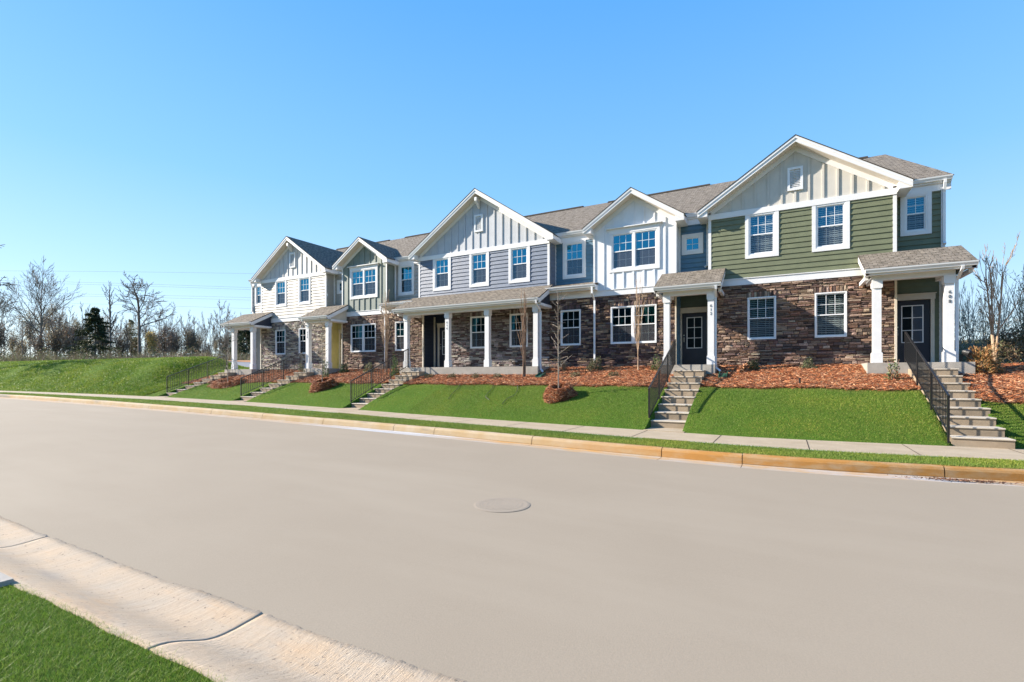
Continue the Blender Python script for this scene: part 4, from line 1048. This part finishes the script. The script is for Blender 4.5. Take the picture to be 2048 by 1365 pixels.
for k, px in enumerate(range(-30, 515, 34)):
    src = (s1, s2)[k % 2]; where = ('left end', 'left part', 'middle', 'right part', 'right end')[min(4, max(0, int((px + 30) / 109)))]
    copy_thing(src, tz(px + R.uniform(-5, 5), R.uniform(74, 98)), R.uniform(0, 6.28), R.uniform(.7, 1.2), ('brown', 'reddish')[k % 2] + ' scrub tree, one of several filling the %s of the wood' % where, 'scrub trees in the %s of the wood' % where)
for k, (px, d, src, sc) in enumerate(spots):
    kind = 'tan-leaved' if src is lf else ('twiggy' if src is nt_ else ('grey' if src is t1 else 'dark'))
    key = (kind, lab(px, 0, 0)); cnt[key] = cnt.get(key, 0) + 1
    size = ('short', 'small', 'medium', 'tall')[min(3, int(sc * 4 - 1.6))] if sc > .4 else 'short'
    kw = 'tree' if src is lf else 'bare tree'
    extra = '' if cnt[key] == 1 else ', further right' if cnt[key] == 2 else ', rightmost'
    copy_thing(src, tz(px, d), R.uniform(0, 6.28), sc * R.uniform(.95, 1.05), '%s %s %s %s%s' % (size, kind, kw, lab(px, 0, 0), extra), GW)
# leaning bare limbs entering at the far left edge
make_tree('bare_tree', tz(-66, 46), 'bare tree leaning in at the left edge of the picture, drooping limbs', 'tree', 10.5, dict(OPEN, up=-.02), 58, 'bark_dark', group=GW, maxlev=4, lean=(.25, 0))
# undergrowth at the edge of the wood (one mass)
g = np.random.default_rng(5); n = 16000
px = g.uniform(-60, 520, n); d = g.uniform(56, 84, n); s_, c_ = .4773, .8787; rr = (px - 1024) * d / 980; X = c_ * rr - s_ * d; Y = s_ * rr + c_ * d
Z = H(np.clip(X, -120, 60), Y); hgt = g.uniform(.4, 1.5, n) * (.7 + .5 * np.sin(px * .05) ** 2); a = g.uniform(0, 2 * PI, n); ln = g.uniform(-.35, .35, (n, 2))
B = np.stack([X, Y, Z - .1], 1); T = np.stack([X + ln[:, 0] * hgt, Y + ln[:, 1] * hgt, Z + hgt], 1); wv = np.stack([np.cos(a), np.sin(a), 0 * a], 1) * .022
col = np.array([(.16, .12, .09), (.22, .18, .13), (.11, .10, .06), (.15, .17, .07)])[g.integers(0, 4, n)] * g.uniform(.7, 1.4, (n, 1))
tri_cloud('undergrowth', 'leaf', B - wv, B + wv, T, col, kind='stuff')
n = 26000; px = g.uniform(-60, 520, n); d = g.uniform(56, 84, n); rr = (px - 1024) * d / 980; X = c_ * rr - s_ * d; Y = s_ * rr + c_ * d
Z = H(np.clip(X, -120, 60), Y) + g.uniform(0, 1, n) ** 1.6 * (1.0 + .9 * np.sin(px * .043 + 1) ** 2); C = np.stack([X, Y, Z], 1)
a = g.normal(0, 1, (n, 3)); a /= np.linalg.norm(a, axis=1)[:, None]; q = g.normal(0, 1, (n, 3)); q /= np.linalg.norm(q, axis=1)[:, None]; s = .09 * g.uniform(.5, 1.5, (n, 1))
col = np.array([(.13, .10, .07), (.07, .09, .04), (.10, .11, .05), (.18, .13, .08), (.05, .06, .035)])[g.integers(0, 5, n)] * g.uniform(.7, 1.3, (n, 1))
tri_cloud('brush', 'leaf', C - a * s, C + a * s, C + q * s, col, kind='stuff')

# power lines above the wood
for k, (ya, yb_, d) in enumerate([(567, 584, 150), (571, 588, 150.6), (592, 604, 151), (596, 609, 151.5), (548, 556, 149), (610, 626, 152)]):
    b = MB(); pts = []
    for i in range(25):
        t = i / 24; px = -260 + 1500 * t; yy_ = ya + (yb_ - ya) * (px / 500) + 14 * (1 - 4 * (t - .45) ** 2) * -.6
        x, y = at(px, d); pts.append((x, y, (752 - yy_) * d / 980))
    b.tube(pts, .024, 5, cap=False)
    tag(b.build('power_line', 'bark_grey', origin=pts[0]), ('thin overhead power line, %s across the sky over the wood' % ('upper one of the middle pair', 'lower one of the middle pair', 'upper one of the lower pair', 'lower one of the lower pair', 'highest wire', 'lowest wire')[k]), 'power line', 'overhead wires')

# right-hand side: bare young tree, thickets, withered bush
CRAPE = dict(sp=.08, wob=.10, up=.10, twob=.07, rmin=.006, n=(5, 4, 4, 3), clear=.35, ang=(14, 34), ratio=(.34, .55), thick=.0105, end=.4, tl=.80)
def ts(px, Y):
    d = 980 * Y / (.4772 * (px + 780)); x = (.8788 * Y - d) / .4772; return (x, Y, gz(x, Y))
make_tree('young_tree', ts(1992, 19.6), 'bare multi-stemmed young tree right of the rightmost porch', 'tree', 3.5, CRAPE, 3, 'bark_tan', maxlev=3, trunks=3)
GR = 'bare thicket right of the terrace'
THK = dict(wob=.10, up=.10, twob=.10, rmin=.0045, n=(5, 4, 3), clear=.15, ang=(12, 30), ratio=(.35, .6), thick=.006, end=.4, tl=.8)
a1 = make_tree('bare_shrub', ts(1945, 27.0), 'pale bare shrub showing just right of the downpipe of the rightmost porch', 'shrub', 2.8, THK, 61, 'bark_pale', maxlev=3, trunks=4, group=GR)
a2 = make_tree('bare_shrub', ts(2035, 25.0), 'tan bare shrub with a few yellow leaves at the right edge', 'shrub', 2.7, THK, 62, 'bark_tan', (260, .03, .08, [(.36, .30, .16), (.28, .26, .14)]), maxlev=3, trunks=4, group=GR)
for k, (px, Y, sc, l_) in enumerate([(1925, 30, .9, 'bare shrub seen through the rightmost porch by its last column'), (1968, 31, .95, 'tall bare shrub between the porch and the young tree'), (2000, 29, 1.0, 'bare shrub directly behind the young tree'), (2065, 27, 1.25, 'tallest bare shrub, half outside the right edge'), (1898, 33, 1.0, 'bare shrub farthest back, behind the column numbered 608')]):
    copy_thing(a1 if k % 2 == 0 else a2, ts(px, Y), k * 1.3, sc, l_, GR)
g = np.random.default_rng(15); n = 30000; X = g.uniform(5.2, 30, n); Y = g.uniform(22.5, 36, n); Z = H(X, Y) + g.uniform(0, 1, n) ** 1.5 * (1.1 + .7 * np.sin(X * .9) ** 2); C = np.stack([X, Y, Z], 1)
a = g.normal(0, 1, (n, 3)) + np.array([0, 0, 1.2]); a /= np.linalg.norm(a, axis=1)[:, None]; q = g.normal(0, 1, (n, 3)); q /= np.linalg.norm(q, axis=1)[:, None]; s = .10 * g.uniform(.5, 1.5, (n, 1))
col = np.array([(.30, .22, .15), (.38, .30, .20), (.22, .17, .11), (.20, .21, .10)])[g.integers(0, 4, n)] * g.uniform(.7, 1.3, (n, 1))
tri_cloud('thicket', 'leaf', C - a * s, C + a * s, C + q * s * .25, col, kind='stuff')
def mound(name, loc, rx, ry, h, n, size, pal, label, cat='shrub', group=None, stems=10, stemcol='bark_tan', up=False, m='leaf', seedx=0):
    g = np.random.default_rng(int(abs(loc[0] * 100 + loc[1] * 10)) + seedx); root = thing(name, loc, label, cat, group)
    dr = g.normal(0, 1, (n, 3)); dr[:, 2] = np.abs(dr[:, 2]); dr /= np.linalg.norm(dr, axis=1)[:, None]
    rad = g.uniform(.35, 1, n) ** .55 * (1 + .22 * np.sin(dr[:, 0] * 5 + loc[0]) * np.cos(dr[:, 1] * 4) + .15 * np.sin(dr[:, 2] * 9))
    C = dr * rad[:, None] * np.array([rx, ry, h]) + np.array(loc)
    a = g.normal(0, 1, (n, 3)); 
    if up: a = a * .35 + dr
    a /= np.linalg.norm(a, axis=1)[:, None]; q = g.normal(0, 1, (n, 3)); q /= np.linalg.norm(q, axis=1)[:, None]; s = size * g.uniform(.5, 1.4, (n, 1))
    col = np.array(pal)[g.integers(0, len(pal), n)] * g.uniform(.6, 1.4, (n, 1))
    tri_cloud('foliage', m, C - a * s, C + a * s, C + q * s * (.45 if up else .8), col, parent=root)
    b = MB(); r = random.Random(n)
    for k in range(stems):
        e = Vector((r.uniform(-rx, rx) * .8, r.uniform(-ry, ry) * .8, h * r.uniform(.6, 1.05))); b.tube([Vector(loc) + Vector((0, 0, -.05)), Vector(loc) + e * .5 + Vector((0, 0, .08 * h)), Vector(loc) + e], [.008, .006, .003], 4, cap=False)
    b.build('stems', stemcol, root); return root
def sh(px, y, Y=None):
    """spot on the planting bed seen at px in plan line Y"""
    return ts(px, Y)
SHG = [(.055, .10, .035), (.09, .14, .05), (.13, .17, .07), (.035, .06, .025)]
SHG2 = [(.10, .13, .06), (.16, .17, .09), (.06, .08, .04), (.22, .20, .12)]
DRY = [(.26, .16, .08), (.34, .22, .12), (.16, .10, .05), (.20, .19, .09)]
mound('withered_bush', ts(1966, 18.3), .40, .36, .74, 3800, .045, [(.50, .26, .10), (.42, .20, .08), (.60, .36, .16), (.30, .15, .06), (.22, .21, .09), (.07, .07, .03)], 'withered orange-brown round bush right of the rightmost porch', 'bush', up=True)
mound('withered_bush', ts(2030, 20.2), .9, .7, 1.0, 4200, .05, [(.18, .13, .08), (.26, .20, .12), (.10, .08, .05), (.13, .15, .07)], 'straggly brown bush at the right edge behind the young tree', 'bush', stems=60)
GS = 'shrubs in the pine straw bed'
mound('shrub', ts(1617, 18.9), .24, .2, .33, 1100, .028, SHG2, 'small trimmed green shrub below the right ground-floor window of the olive townhouse', group=GS, stems=6)
mound('shrub', ts(1508, 18.8), .2, .2, .34, 800, .03, SHG, 'dark green shrub beside the heap of straw at the olive townhouse', group=GS, stems=6)
mound('shrub', ts(1192, 18.8), .33, .28, .52, 1500, .032, SHG2, 'round pale-tipped shrub in front of the downpipe beside the plum stone wall', group=GS, stems=8)
mound('shrub', ts(1315, 18.7), .26, .2, .55, 600, .034, SHG, 'loose green shrub left of the porch numbered 612', group=GS, stems=9)
mound('shrub', ts(1129, 18.7), .18, .16, .42, 350, .03, DRY, 'dried-up thin shrub below the single window of the plum stone wall', group=GS, stems=22)
mound('shrub', ts(1787, 17.4), .20, .15, .62, 420, .035, SHG + [(.25, .08, .05)], 'leafy red-tipped shrub in front of the slab of the rightmost porch', group=GS, stems=9)
for k, (px, Y, l_) in enumerate([(1228, 17.9, 'low dark creeping shrub in front of the double window of the plum stone wall'), (1150, 17.8, 'low dark creeping shrub right of the widest porch'), (858, 17.6, 'low shrub in front of the widest porch, nearest the steps'), (905, 17.6, 'low shrub in front of the second column of the widest porch'), (952, 17.6, 'low shrub in the middle of the bed before the widest porch'), (996, 17.6, 'low shrub before the widest porch, right of its third column')]):
    mound('low_shrub', ts(px, Y), .28, .22, .2, 500, .03, SHG2[:3] + DRY[2:3], l_, group='low shrubs before the porches', stems=8, seedx=k)
mound('shrub', ts(690, 18.6), .3, .24, .5, 800, .04, SHG, 'green shrub below the left pane of the double window of the sage townhouse', group=GS, stems=8)
mound('shrub', ts(738, 18.6), .3, .24, .5, 800, .04, SHG2, 'green shrub below the right pane of the double window of the sage townhouse', group=GS, stems=8)
mound('shrub', ts(790, 17.7), .2, .18, 1.0, 700, .045, [(.10, .19, .05), (.15, .25, .07), (.06, .10, .03)], 'upright bright green shrub beside the steps to the widest porch', group=GS, stems=8)
mound('shrub', ts(652, 17.4), .2, .18, .9, 420, .045, SHG, 'upright thin green shrub in front of the yellow entry', group=GS, stems=8)
mound('shrub', ts(603, 17.8), .24, .2, .7, 500, .04, SHG2, 'small shrub below the right window of the cream townhouse', group=GS, stems=10)
mound('shrub', (-33.2, 24.5, gz(-33.2, 24.5)), .5, .4, .8, 800, .06, [(.12, .2, .05), (.2, .28, .08)], 'bright green shrub seen through the leftmost porch', group=GS, stems=8)
mound('straw_heap', ts(1484, 18.5), .24, .2, .26, 900, .07, [(.42, .20, .10), (.34, .15, .07), (.5, .28, .16)], 'small heap of orange straw against the wall of the olive townhouse', 'straw heap', stems=3, up=False, m='needle')

# young street trees on the lawn
def sapling(px, Y, h, label, seed, P, bk='bark_grey', name='young_tree', trunks=1, ml=2, group='newly planted young trees'):
    return make_tree(name, ts(px, Y), label, 'tree', h, P, seed, bk, group=group, maxlev=ml, trunks=trunks)
OAK = dict(wob=.20, up=.05, twob=.03, rmin=.0075, n=(34, 4, 2), clear=.26, ang=(50, 90), ratio=(.07, .17), thick=.0080, end=.12, tl=1.0, seg=8)
sapling(1118, 15.55, 3.6, 'slender bare sapling on the lawn between the widest porch and the 612 steps', 4, OAK)
sapling(645, 16.0, 3.2, 'thin bare sapling on the lawn before the yellow entry', 14, OAK)
sapling(456, 16.3, 3.4, 'thin bare sapling on the lawn before the leftmost porch', 24, OAK)
UPR = dict(sp=.04, wob=.05, up=.10, twob=.03, rmin=.005, n=(6, 4, 3), clear=.25, ang=(5, 15), ratio=(.3, .5), thick=.0055, end=.35, tl=.85)
sapling(1277, 18.75, 3.5, 'two-stemmed bare young tree in front of the double window of the plum stone wall', 7, UPR, 'bark_tan', trunks=2, ml=3)
sapling(1049, 17.7, 3.3, 'tied-up brown bare young tree before the right column of the widest porch', 17, dict(UPR, thick=.008), 'bark_brown', trunks=4, ml=3)
sapling(772, 18.6, 3.7, 'bundle-stemmed bare young tree between the sage and the central townhouse', 27, UPR, 'bark_tan', trunks=5, ml=3)

# ---- pine straw and grass
NEED = np.array([(.50, .185, .075), (.38, .12, .045), (.56, .28, .14), (.22, .07, .032), (.64, .38, .22), (.32, .11, .048), (.12, .045, .025)])
def straw(name, X, Y, Z, L=.16, w=.0055, kind='stuff', lift=.05, parent=None, pal=NEED):
    g = np.random.default_rng(len(X)); n = len(X); cl = np.sin(X * 9 + np.sin(Y * 13) * 2) * 1.2 + g.normal(0, .9, n)
    a = cl; l = L * g.uniform(.4, 1.2, n); dz = g.uniform(-.35, .55, n) * l * .5
    dx, dy = np.cos(a) * l / 2, np.sin(a) * l / 2; zc = Z + g.uniform(.0, lift, n)
    P0 = np.stack([X - dx, Y - dy, zc - dz], 1); P2 = np.stack([X + dx, Y + dy, zc + dz], 1); P1 = P0 + np.stack([-np.sin(a), np.cos(a), g.uniform(0, 1.5, n)], 1) * w * 2
    col = pal[g.integers(0, len(pal), n)] * g.uniform(.7, 1.3, (n, 1))
    return tri_cloud(name, 'needle', P0, P1, P2, col, kind=kind, parent=parent)
def notstairs(X, Y, m=.0):
    k = np.ones(len(X), bool)
    for a, c in ((3.3, 4.35), (-3.2, -2.16), (-15.44, -14.4), (-22.92, -21.88), (-29.82, -28.78)): k &= ~((X > a - m) & (X < c + m))
    for a, c in ((2.36, 4.8), (-3.72, -1.9), (-15.95, -8.62), (-22.8, -20.9), (-29.95, -27.3)): k &= ~((X > a) & (X < c) & (Y > 18.06))
    return k
g = np.random.default_rng(77); n = 190000
X = np.concatenate([g.uniform(-31, -16, n * 2 // 10), g.uniform(-16, -3, n * 4 // 10), g.uniform(-3, 9.5, n * 4 // 10)]); n = len(X)
lo = mulchY(X); Y = lo - .06 + (19.36 - lo) * g.uniform(0, 1, n) + g.normal(0, .05, n) * (g.random(n) < .2); k = notstairs(X, Y); X, Y = X[k], Y[k]
straw('pine_straw', X, Y, H(X, Y) + .035)
def ring(px, Yc, rad, label, n, ex=1.0):
    x, y, z = ts(px, Yc); g = np.random.default_rng(int(px)); root = thing('mulch_ring', (x, y, z), label, 'mulch ring', 'pine straw rings round the saplings')
    t = g.uniform(0, 2 * PI, n); r_ = rad * np.sqrt(g.uniform(0, 1, n)) * (1 + .12 * np.sin(t * 3 + px)); X = x + np.cos(t) * r_ * ex; Y = y + np.sin(t) * r_
    hump = (.34 if ex == 1 else .22) * np.exp(-((r_ / rad - .62) / .26) ** 2); straw('straw', X, Y, H(X, Y) + hump, lift=.05, kind=None, parent=root)
    b = MB(); m_ = 28
    for i in range(6):
        for j in range(m_):
            q = []
            for ii, jj in ((i, j), (i, j + 1), (i + 1, j + 1), (i + 1, j)):
                rr_ = rad * .93 * ii / 6; aa = 2 * PI * jj / m_; xx, yy2 = x + math.cos(aa) * rr_ * ex, y + math.sin(aa) * rr_
                q.append((xx, yy2, float(H(xx, yy2)) + (.34 if ex == 1 else .22) * math.exp(-((rr_ / rad - .62) / .26) ** 2) * (1 if ii < 6 else 0) + (.0 if ii < 6 else -.02)))
            b.poly(q)
    b.build('mound', 'mulch', root)
ring(1119, 15.42, .55, 'round heap of pine straw at the foot of the sapling nearest the 612 steps', 7000)
ring(647, 15.95, .62, 'round heap of pine straw at the foot of the sapling before the yellow entry', 3500)
ring(456, 16.2, .8, 'wide heap of pine straw at the foot of the leftmost sapling', 3500, 1.5)
def grass(name, X, Y, Z, h, w, lean=.5, pal=((.155, .235, .032), (.215, .29, .045), (.115, .185, .022), (.28, .29, .07)), seed=1, edge=None):
    g = np.random.default_rng(seed); n = len(X); a = g.uniform(0, 2 * PI, n); hh = h * g.uniform(.5, 1.25, n)
    G = np.random.default_rng(9).uniform(.84, 1.14, (200, 60)); fx = (X + 120) / .95; fy = (Y + 6) / .8; ix = np.clip(fx.astype(int), 0, 198); iy = np.clip(fy.astype(int), 0, 58); tx = sstep(fx - ix); ty = sstep(fy - iy)
    mott = G[ix, iy] * (1 - tx) * (1 - ty) + G[ix + 1, iy] * tx * (1 - ty) + G[ix, iy + 1] * (1 - tx) * ty + G[ix + 1, iy + 1] * tx * ty; ln = g.normal(0, lean, (n, 2)) * hh[:, None]
    B = np.stack([X, Y, Z - .004], 1); wv = np.stack([np.cos(a), np.sin(a), 0 * a], 1) * (w / 2) * g.uniform(.7, 1.3, (n, 1)); T = B + np.stack([ln[:, 0], ln[:, 1], hh], 1)
    patch = .5 + .5 * np.sin(X * 1.3 + np.sin(Y * 2.1)) * np.sin(Y * 1.7 + X * .6); pal = np.array(pal); col = pal[g.integers(0, len(pal), n)] * g.uniform(.75, 1.25, (n, 1)) * mott[:, None] ** np.array([2.0, 1.0, .6])
    if edge is not None: col = col * (1 - edge[:, None]) + np.array((.30, .25, .085)) * edge[:, None] * g.uniform(.7, 1.2, (n, 1))
    return tri_cloud(name, 'blade', B - wv, B + wv, T, col, kind='stuff')
# house lawns
n = 330000; X = np.concatenate([g.uniform(-31.2, -12, n * 3 // 10), g.uniform(-12, 9.5, n * 7 // 10)]); n = len(X)
lo, hi = wfY(X), mulchY(X); t = g.uniform(0, 1, n) ** .85; Y = lo - .02 + (hi + .05 - lo) * t; k = notstairs(X, Y)
for px, Yc, rd, ex in ((1120, 15.5, .52, 1), (647, 15.95, .52, 1), (456, 16.2, .66, 1.5)):
    q = ts(px, Yc); k &= (((X - q[0]) / ex) ** 2 + (Y - q[1]) ** 2) > rd ** 2
X, Y, t = X[k], Y[k], t[k]; e = np.clip((t - .86 - g.uniform(0, .08, len(t))) / .10, 0, 1) * .85; e = np.maximum(e, np.clip(.02 - t, 0, .02) * 20)
grass('lawn_grass', X, Y, H(X, Y), .034, .008, seed=2, edge=e)
# verge between kerb and pavement
n = 170000; X = np.concatenate([g.uniform(-14, 6, n * 7 // 10), g.uniform(-45, -14, n * 3 // 10)]); n = len(X); lo, hi = kerbY(X) + .0, wnY(X); t = g.uniform(0, 1, n); Y = lo + (hi - lo) * t + g.normal(0, .012, n)
e = np.clip((.05 - t) / .05, 0, 1) * .7 + np.clip((t - .95) / .05, 0, 1) * .5
grass('verge_grass', X, Y, zW(X), .038, .008, seed=3, edge=e)
# bank
n = 200000; X = -31 - 62 * g.uniform(0, 1, n) ** 1.5; lo = wfY(X); Y = lo + (22 - lo) * g.uniform(0, 1, n)
grass('bank_grass', X, Y, H(X, Y) + .0, .085, .030, .9, pal=((.15, .245, .026), (.215, .30, .038), (.105, .185, .018), (.28, .31, .06)), seed=4)
# close-up lawn in the lower left corner
n = 300000; X = g.uniform(-7.5, -1.2, n); Y = 1.415 + NOFF(X) - g.uniform(0, 1, n) ** 1.0 * 1.9 + g.normal(0, .010, n); k = (X * -.47 + Y * .878 > .9)
k &= ~((X < -4.9) & (Y > 1.0) & (X > -8)); X, Y = X[k], Y[k]
grass('near_grass', X, Y, nearH(X, Y), .030, .0028, .65, seed=5, pal=((.16, .27, .032), (.22, .33, .045), (.12, .215, .022), (.28, .32, .07)))
# scrap of white paving at the far left of the near kerb
q = MB(); q.box(-7.6, -4.95, 1.0, 1.42, NZ(-5.5) + .02, NZ(-5.5) + .128); tag(q.build('kerb_ramp', 'slab', origin=(-5.6, 1.2, NZ(-5.5))), kind='structure')

# tubing left on the lawn, plastic drains, lamp
def hose(pts, label):
    b = MB(); P = [Vector((x, y, float(H(x, y)) + .035)) for x, y in pts]; Q = []
    for i in range(len(P) - 1):
        p0, p1, p2, p3 = P[max(i - 1, 0)], P[i], P[i + 1], P[min(i + 2, len(P) - 1)]
        for k in range(8):
            t = k / 8; Q.append(.5 * ((2 * p1) + (p2 - p0) * t + (2 * p0 - 5 * p1 + 4 * p2 - p3) * t * t + (3 * p1 - p0 - 3 * p2 + p3) * t ** 3))
    for q_ in Q: q_.z = float(H(q_.x, q_.y)) + .045
    b.tube(Q, .009, 5); return tag(b.build('irrigation_tube', 'hose', origin=Q[0]), label, 'irrigation tube', 'thin tubing lying on the ground')
def hp(px, y, Ys=None):
    # spot on the slope seen at pixel px, y
    best = None
    for Y in np.arange(13.6, 19.2, .02):
        d = 980 * Y / (.4772 * (px + 780)); x = (.8788 * Y - d) / .4772; e_ = abs(752 - 980 * float(H(x, Y)) / d - y)
        if best is None or e_ < best[0]: best = (e_, x, Y)
    return best[1:]
hose([hp(*q) for q in ((970, 742), (985, 752), (990, 765), (984, 780), (972, 795), (980, 803))], 'thin dark tube curling from the widest porch down onto the lawn')
hose([hp(*q) for q in ((1010, 765), (1028, 764), (1036, 778), (1030, 792), (1015, 800), (1004, 812))], 'thin looped tube on the lawn left of the sapling')
hose([hp(*q) for q in ((925, 764), (917, 778), (905, 790), (897, 802))], 'short thin tube on the lawn below the widest porch')
hose([hp(*q) for q in ((1445, 760), (1500, 768), (1570, 775), (1640, 775), (1700, 770), (1835, 763))], 'long dark tube along the edge of the straw before the olive townhouse')
hose([hp(*q) for q in ((1085, 752), (1140, 757), (1200, 760), (1290, 764))], 'dark tube along the straw before the plum stone wall')
def drain(x, label, ang=0):
    y = 17.82; z = float(H(x, y)) + .03; root = thing('splash_drain', (x, y, z), label, 'drain', 'green plastic drains under the downpipes'); b = MB()
    b.prism([(y - .28, z - .03), (y + .18, z + .10), (y + .18, z + .13), (y - .28, z)], 'x', x - .13, x + .13); b.build('tray', 'greenplastic', root)
    for s_ in (-1, 1):
        b = MB(); xx = x + s_ * .12; b.prism([(y - .28, z), (y + .18, z + .13), (y + .18, z + .19), (y - .28, z + .05)], 'x', xx - .012, xx + .012); b.build('lip', 'greenplastic', root)
drain(-1.62, 'green plastic splash drain right of the porch numbered 612'); drain(-8.35, 'green plastic splash drain at the right end of the widest porch')
lx = 4.62; zt_ = .39
sp = thing('flood_lamp', (lx + .05, 18.22, zt_), 'small black lamp fixed low on the right column of the rightmost porch', 'lamp')
b = MB(); b.box(lx - .12, lx - .03, 18.24, 18.34, zt_ + .02, zt_ + .22); b.build('bracket', 'iron', sp)
b = MB(); c0 = Vector((lx + .02, 18.22, zt_ + .27)); b.tube([c0 + Vector((-.07, .02, .03)), c0, c0 + Vector((.07, -.04, -.03)), c0 + Vector((.1, -.05, -.05))], [.05, .085, .095, .06], 12); b.build('lamp_head', 'iron', sp)
b = MB(); b.tube([(lx + .05, 18.24, zt_ + .16), (lx + .18, 18.2, zt_ + .06), (lx + .30, 18.16, zt_ - .06)], .02, 6); b.build('cable', 'iron', sp)
bx = thing('sprinkler', (*hp(1600, 772), float(H(*hp(1600, 772)))), 'small black sprinkler head at the edge of the straw before the olive townhouse', 'sprinkler')
b = MB(); p = Vector(bx.location); b.tube([p, p + Vector((0, 0, .2))], .028, 10); b.build('riser', 'iron', bx); b = MB(); b.tube([p + Vector((0, 0, .2)), p + Vector((0, 0, .23))], .038, 10); b.build('cap', 'iron', bx)
# debris on the road by the kerb
g2 = np.random.default_rng(3); n = 420; X = g2.normal(2.6, .35, n); Y = kerbY(X) - .47 + g2.normal(0, .035, n)
straw('leaf_litter', X, Y, zR(X, Y) + .006, L=.05, w=.006, lift=.02, pal=np.array([(.10, .05, .03), (.16, .08, .05)]))
# ------------------------------------------------------------------ camera, light, sky
cam = bpy.data.cameras.new('camera'); co = bpy.data.objects.new('camera', cam); COL.objects.link(co); scene.camera = co
cam.sensor_width = 36; cam.lens = 36 * 980 / 2048; cam.shift_y = (752 - 682.5) / 2048; cam.clip_end = 3000; cam.clip_start = .05
co.location = (0, 0, 0); co.rotation_euler = (PI / 2, 0, math.radians(28.51))
TO_SUN = Vector((-3.1, -1, 1.6)).normalized()
sd = bpy.data.lights.new('sun', 'SUN'); sd.energy = 5.0; sd.angle = math.radians(.55); sd.color = (1, .90, .76)
so = bpy.data.objects.new('sun', sd); COL.objects.link(so); so.rotation_euler = (-TO_SUN).to_track_quat('-Z', 'Y').to_euler()
SKY_S, EXPO = .145, 1.36
w = bpy.data.worlds.new('World'); scene.world = w; w.use_nodes = True; nt = w.node_tree; nt.nodes.clear()
sky = nt.nodes.new('ShaderNodeTexSky'); sky.sky_type = 'NISHITA'; sky.sun_disc = False
sky.sun_elevation = math.asin(TO_SUN.z); sky.sun_rotation = math.atan2(TO_SUN.x, TO_SUN.y); sky.air_density = 1.0; sky.dust_density = .3; sky.ozone_density = 2.0; sky.altitude = 500
bgn = nt.nodes.new('ShaderNodeBackground'); bgn.inputs[1].default_value = SKY_S
wo = nt.nodes.new('ShaderNodeOutputWorld'); # clear-sky colour by elevation, blended with the sky model so that the glow round the sun stays mild
tcw = nt.nodes.new('ShaderNodeTexCoord'); sep = nt.nodes.new('ShaderNodeSeparateXYZ'); nt.links.new(tcw.outputs['Generated'], sep.inputs[0])
ramp = nt.nodes.new('ShaderNodeValToRGB'); nt.links.new(sep.outputs[2], ramp.inputs[0])
K = 1.03 / (SKY_S * 2 ** EXPO)
stops = [(0.0, (.80, .92, 1.0)), (.05, (.68, .87, 1.01)), (.16, (.45, .74, 1.03)), (.34, (.235, .59, 1.05)), (.60, (.11, .44, 1.03)), (1.0, (.07, .33, .95))]
while len(ramp.color_ramp.elements) < len(stops): ramp.color_ramp.elements.new(.5)
for e_, (p_, c_) in zip(ramp.color_ramp.elements, stops): e_.position = p_; e_.color = (*c_, 1)
sc_ = nt.nodes.new('ShaderNodeVectorMath'); sc_.operation = 'SCALE'; sc_.inputs['Scale'].default_value = K; nt.links.new(ramp.outputs[0], sc_.inputs[0])
mxw = nt.nodes.new('ShaderNodeMix'); mxw.data_type = 'RGBA'; mxw.inputs[0].default_value = .86
nt.links.new(sky.outputs[0], mxw.inputs[6]); nt.links.new(sc_.outputs[0], mxw.inputs[7]); nt.links.new(mxw.outputs[2], bgn.inputs[0])
nt.links.new(bgn.outputs[0], wo.inputs[0])
scene.view_settings.view_transform = 'Standard'; scene.view_settings.look = 'None'; scene.view_settings.gamma = 1; scene.view_settings.exposure = EXPO
for o in list(bpy.data.objects):
    if '_o' in o: del o['_o']
scene.cycles.max_bounces = 6; scene.cycles.transparent_max_bounces = 8
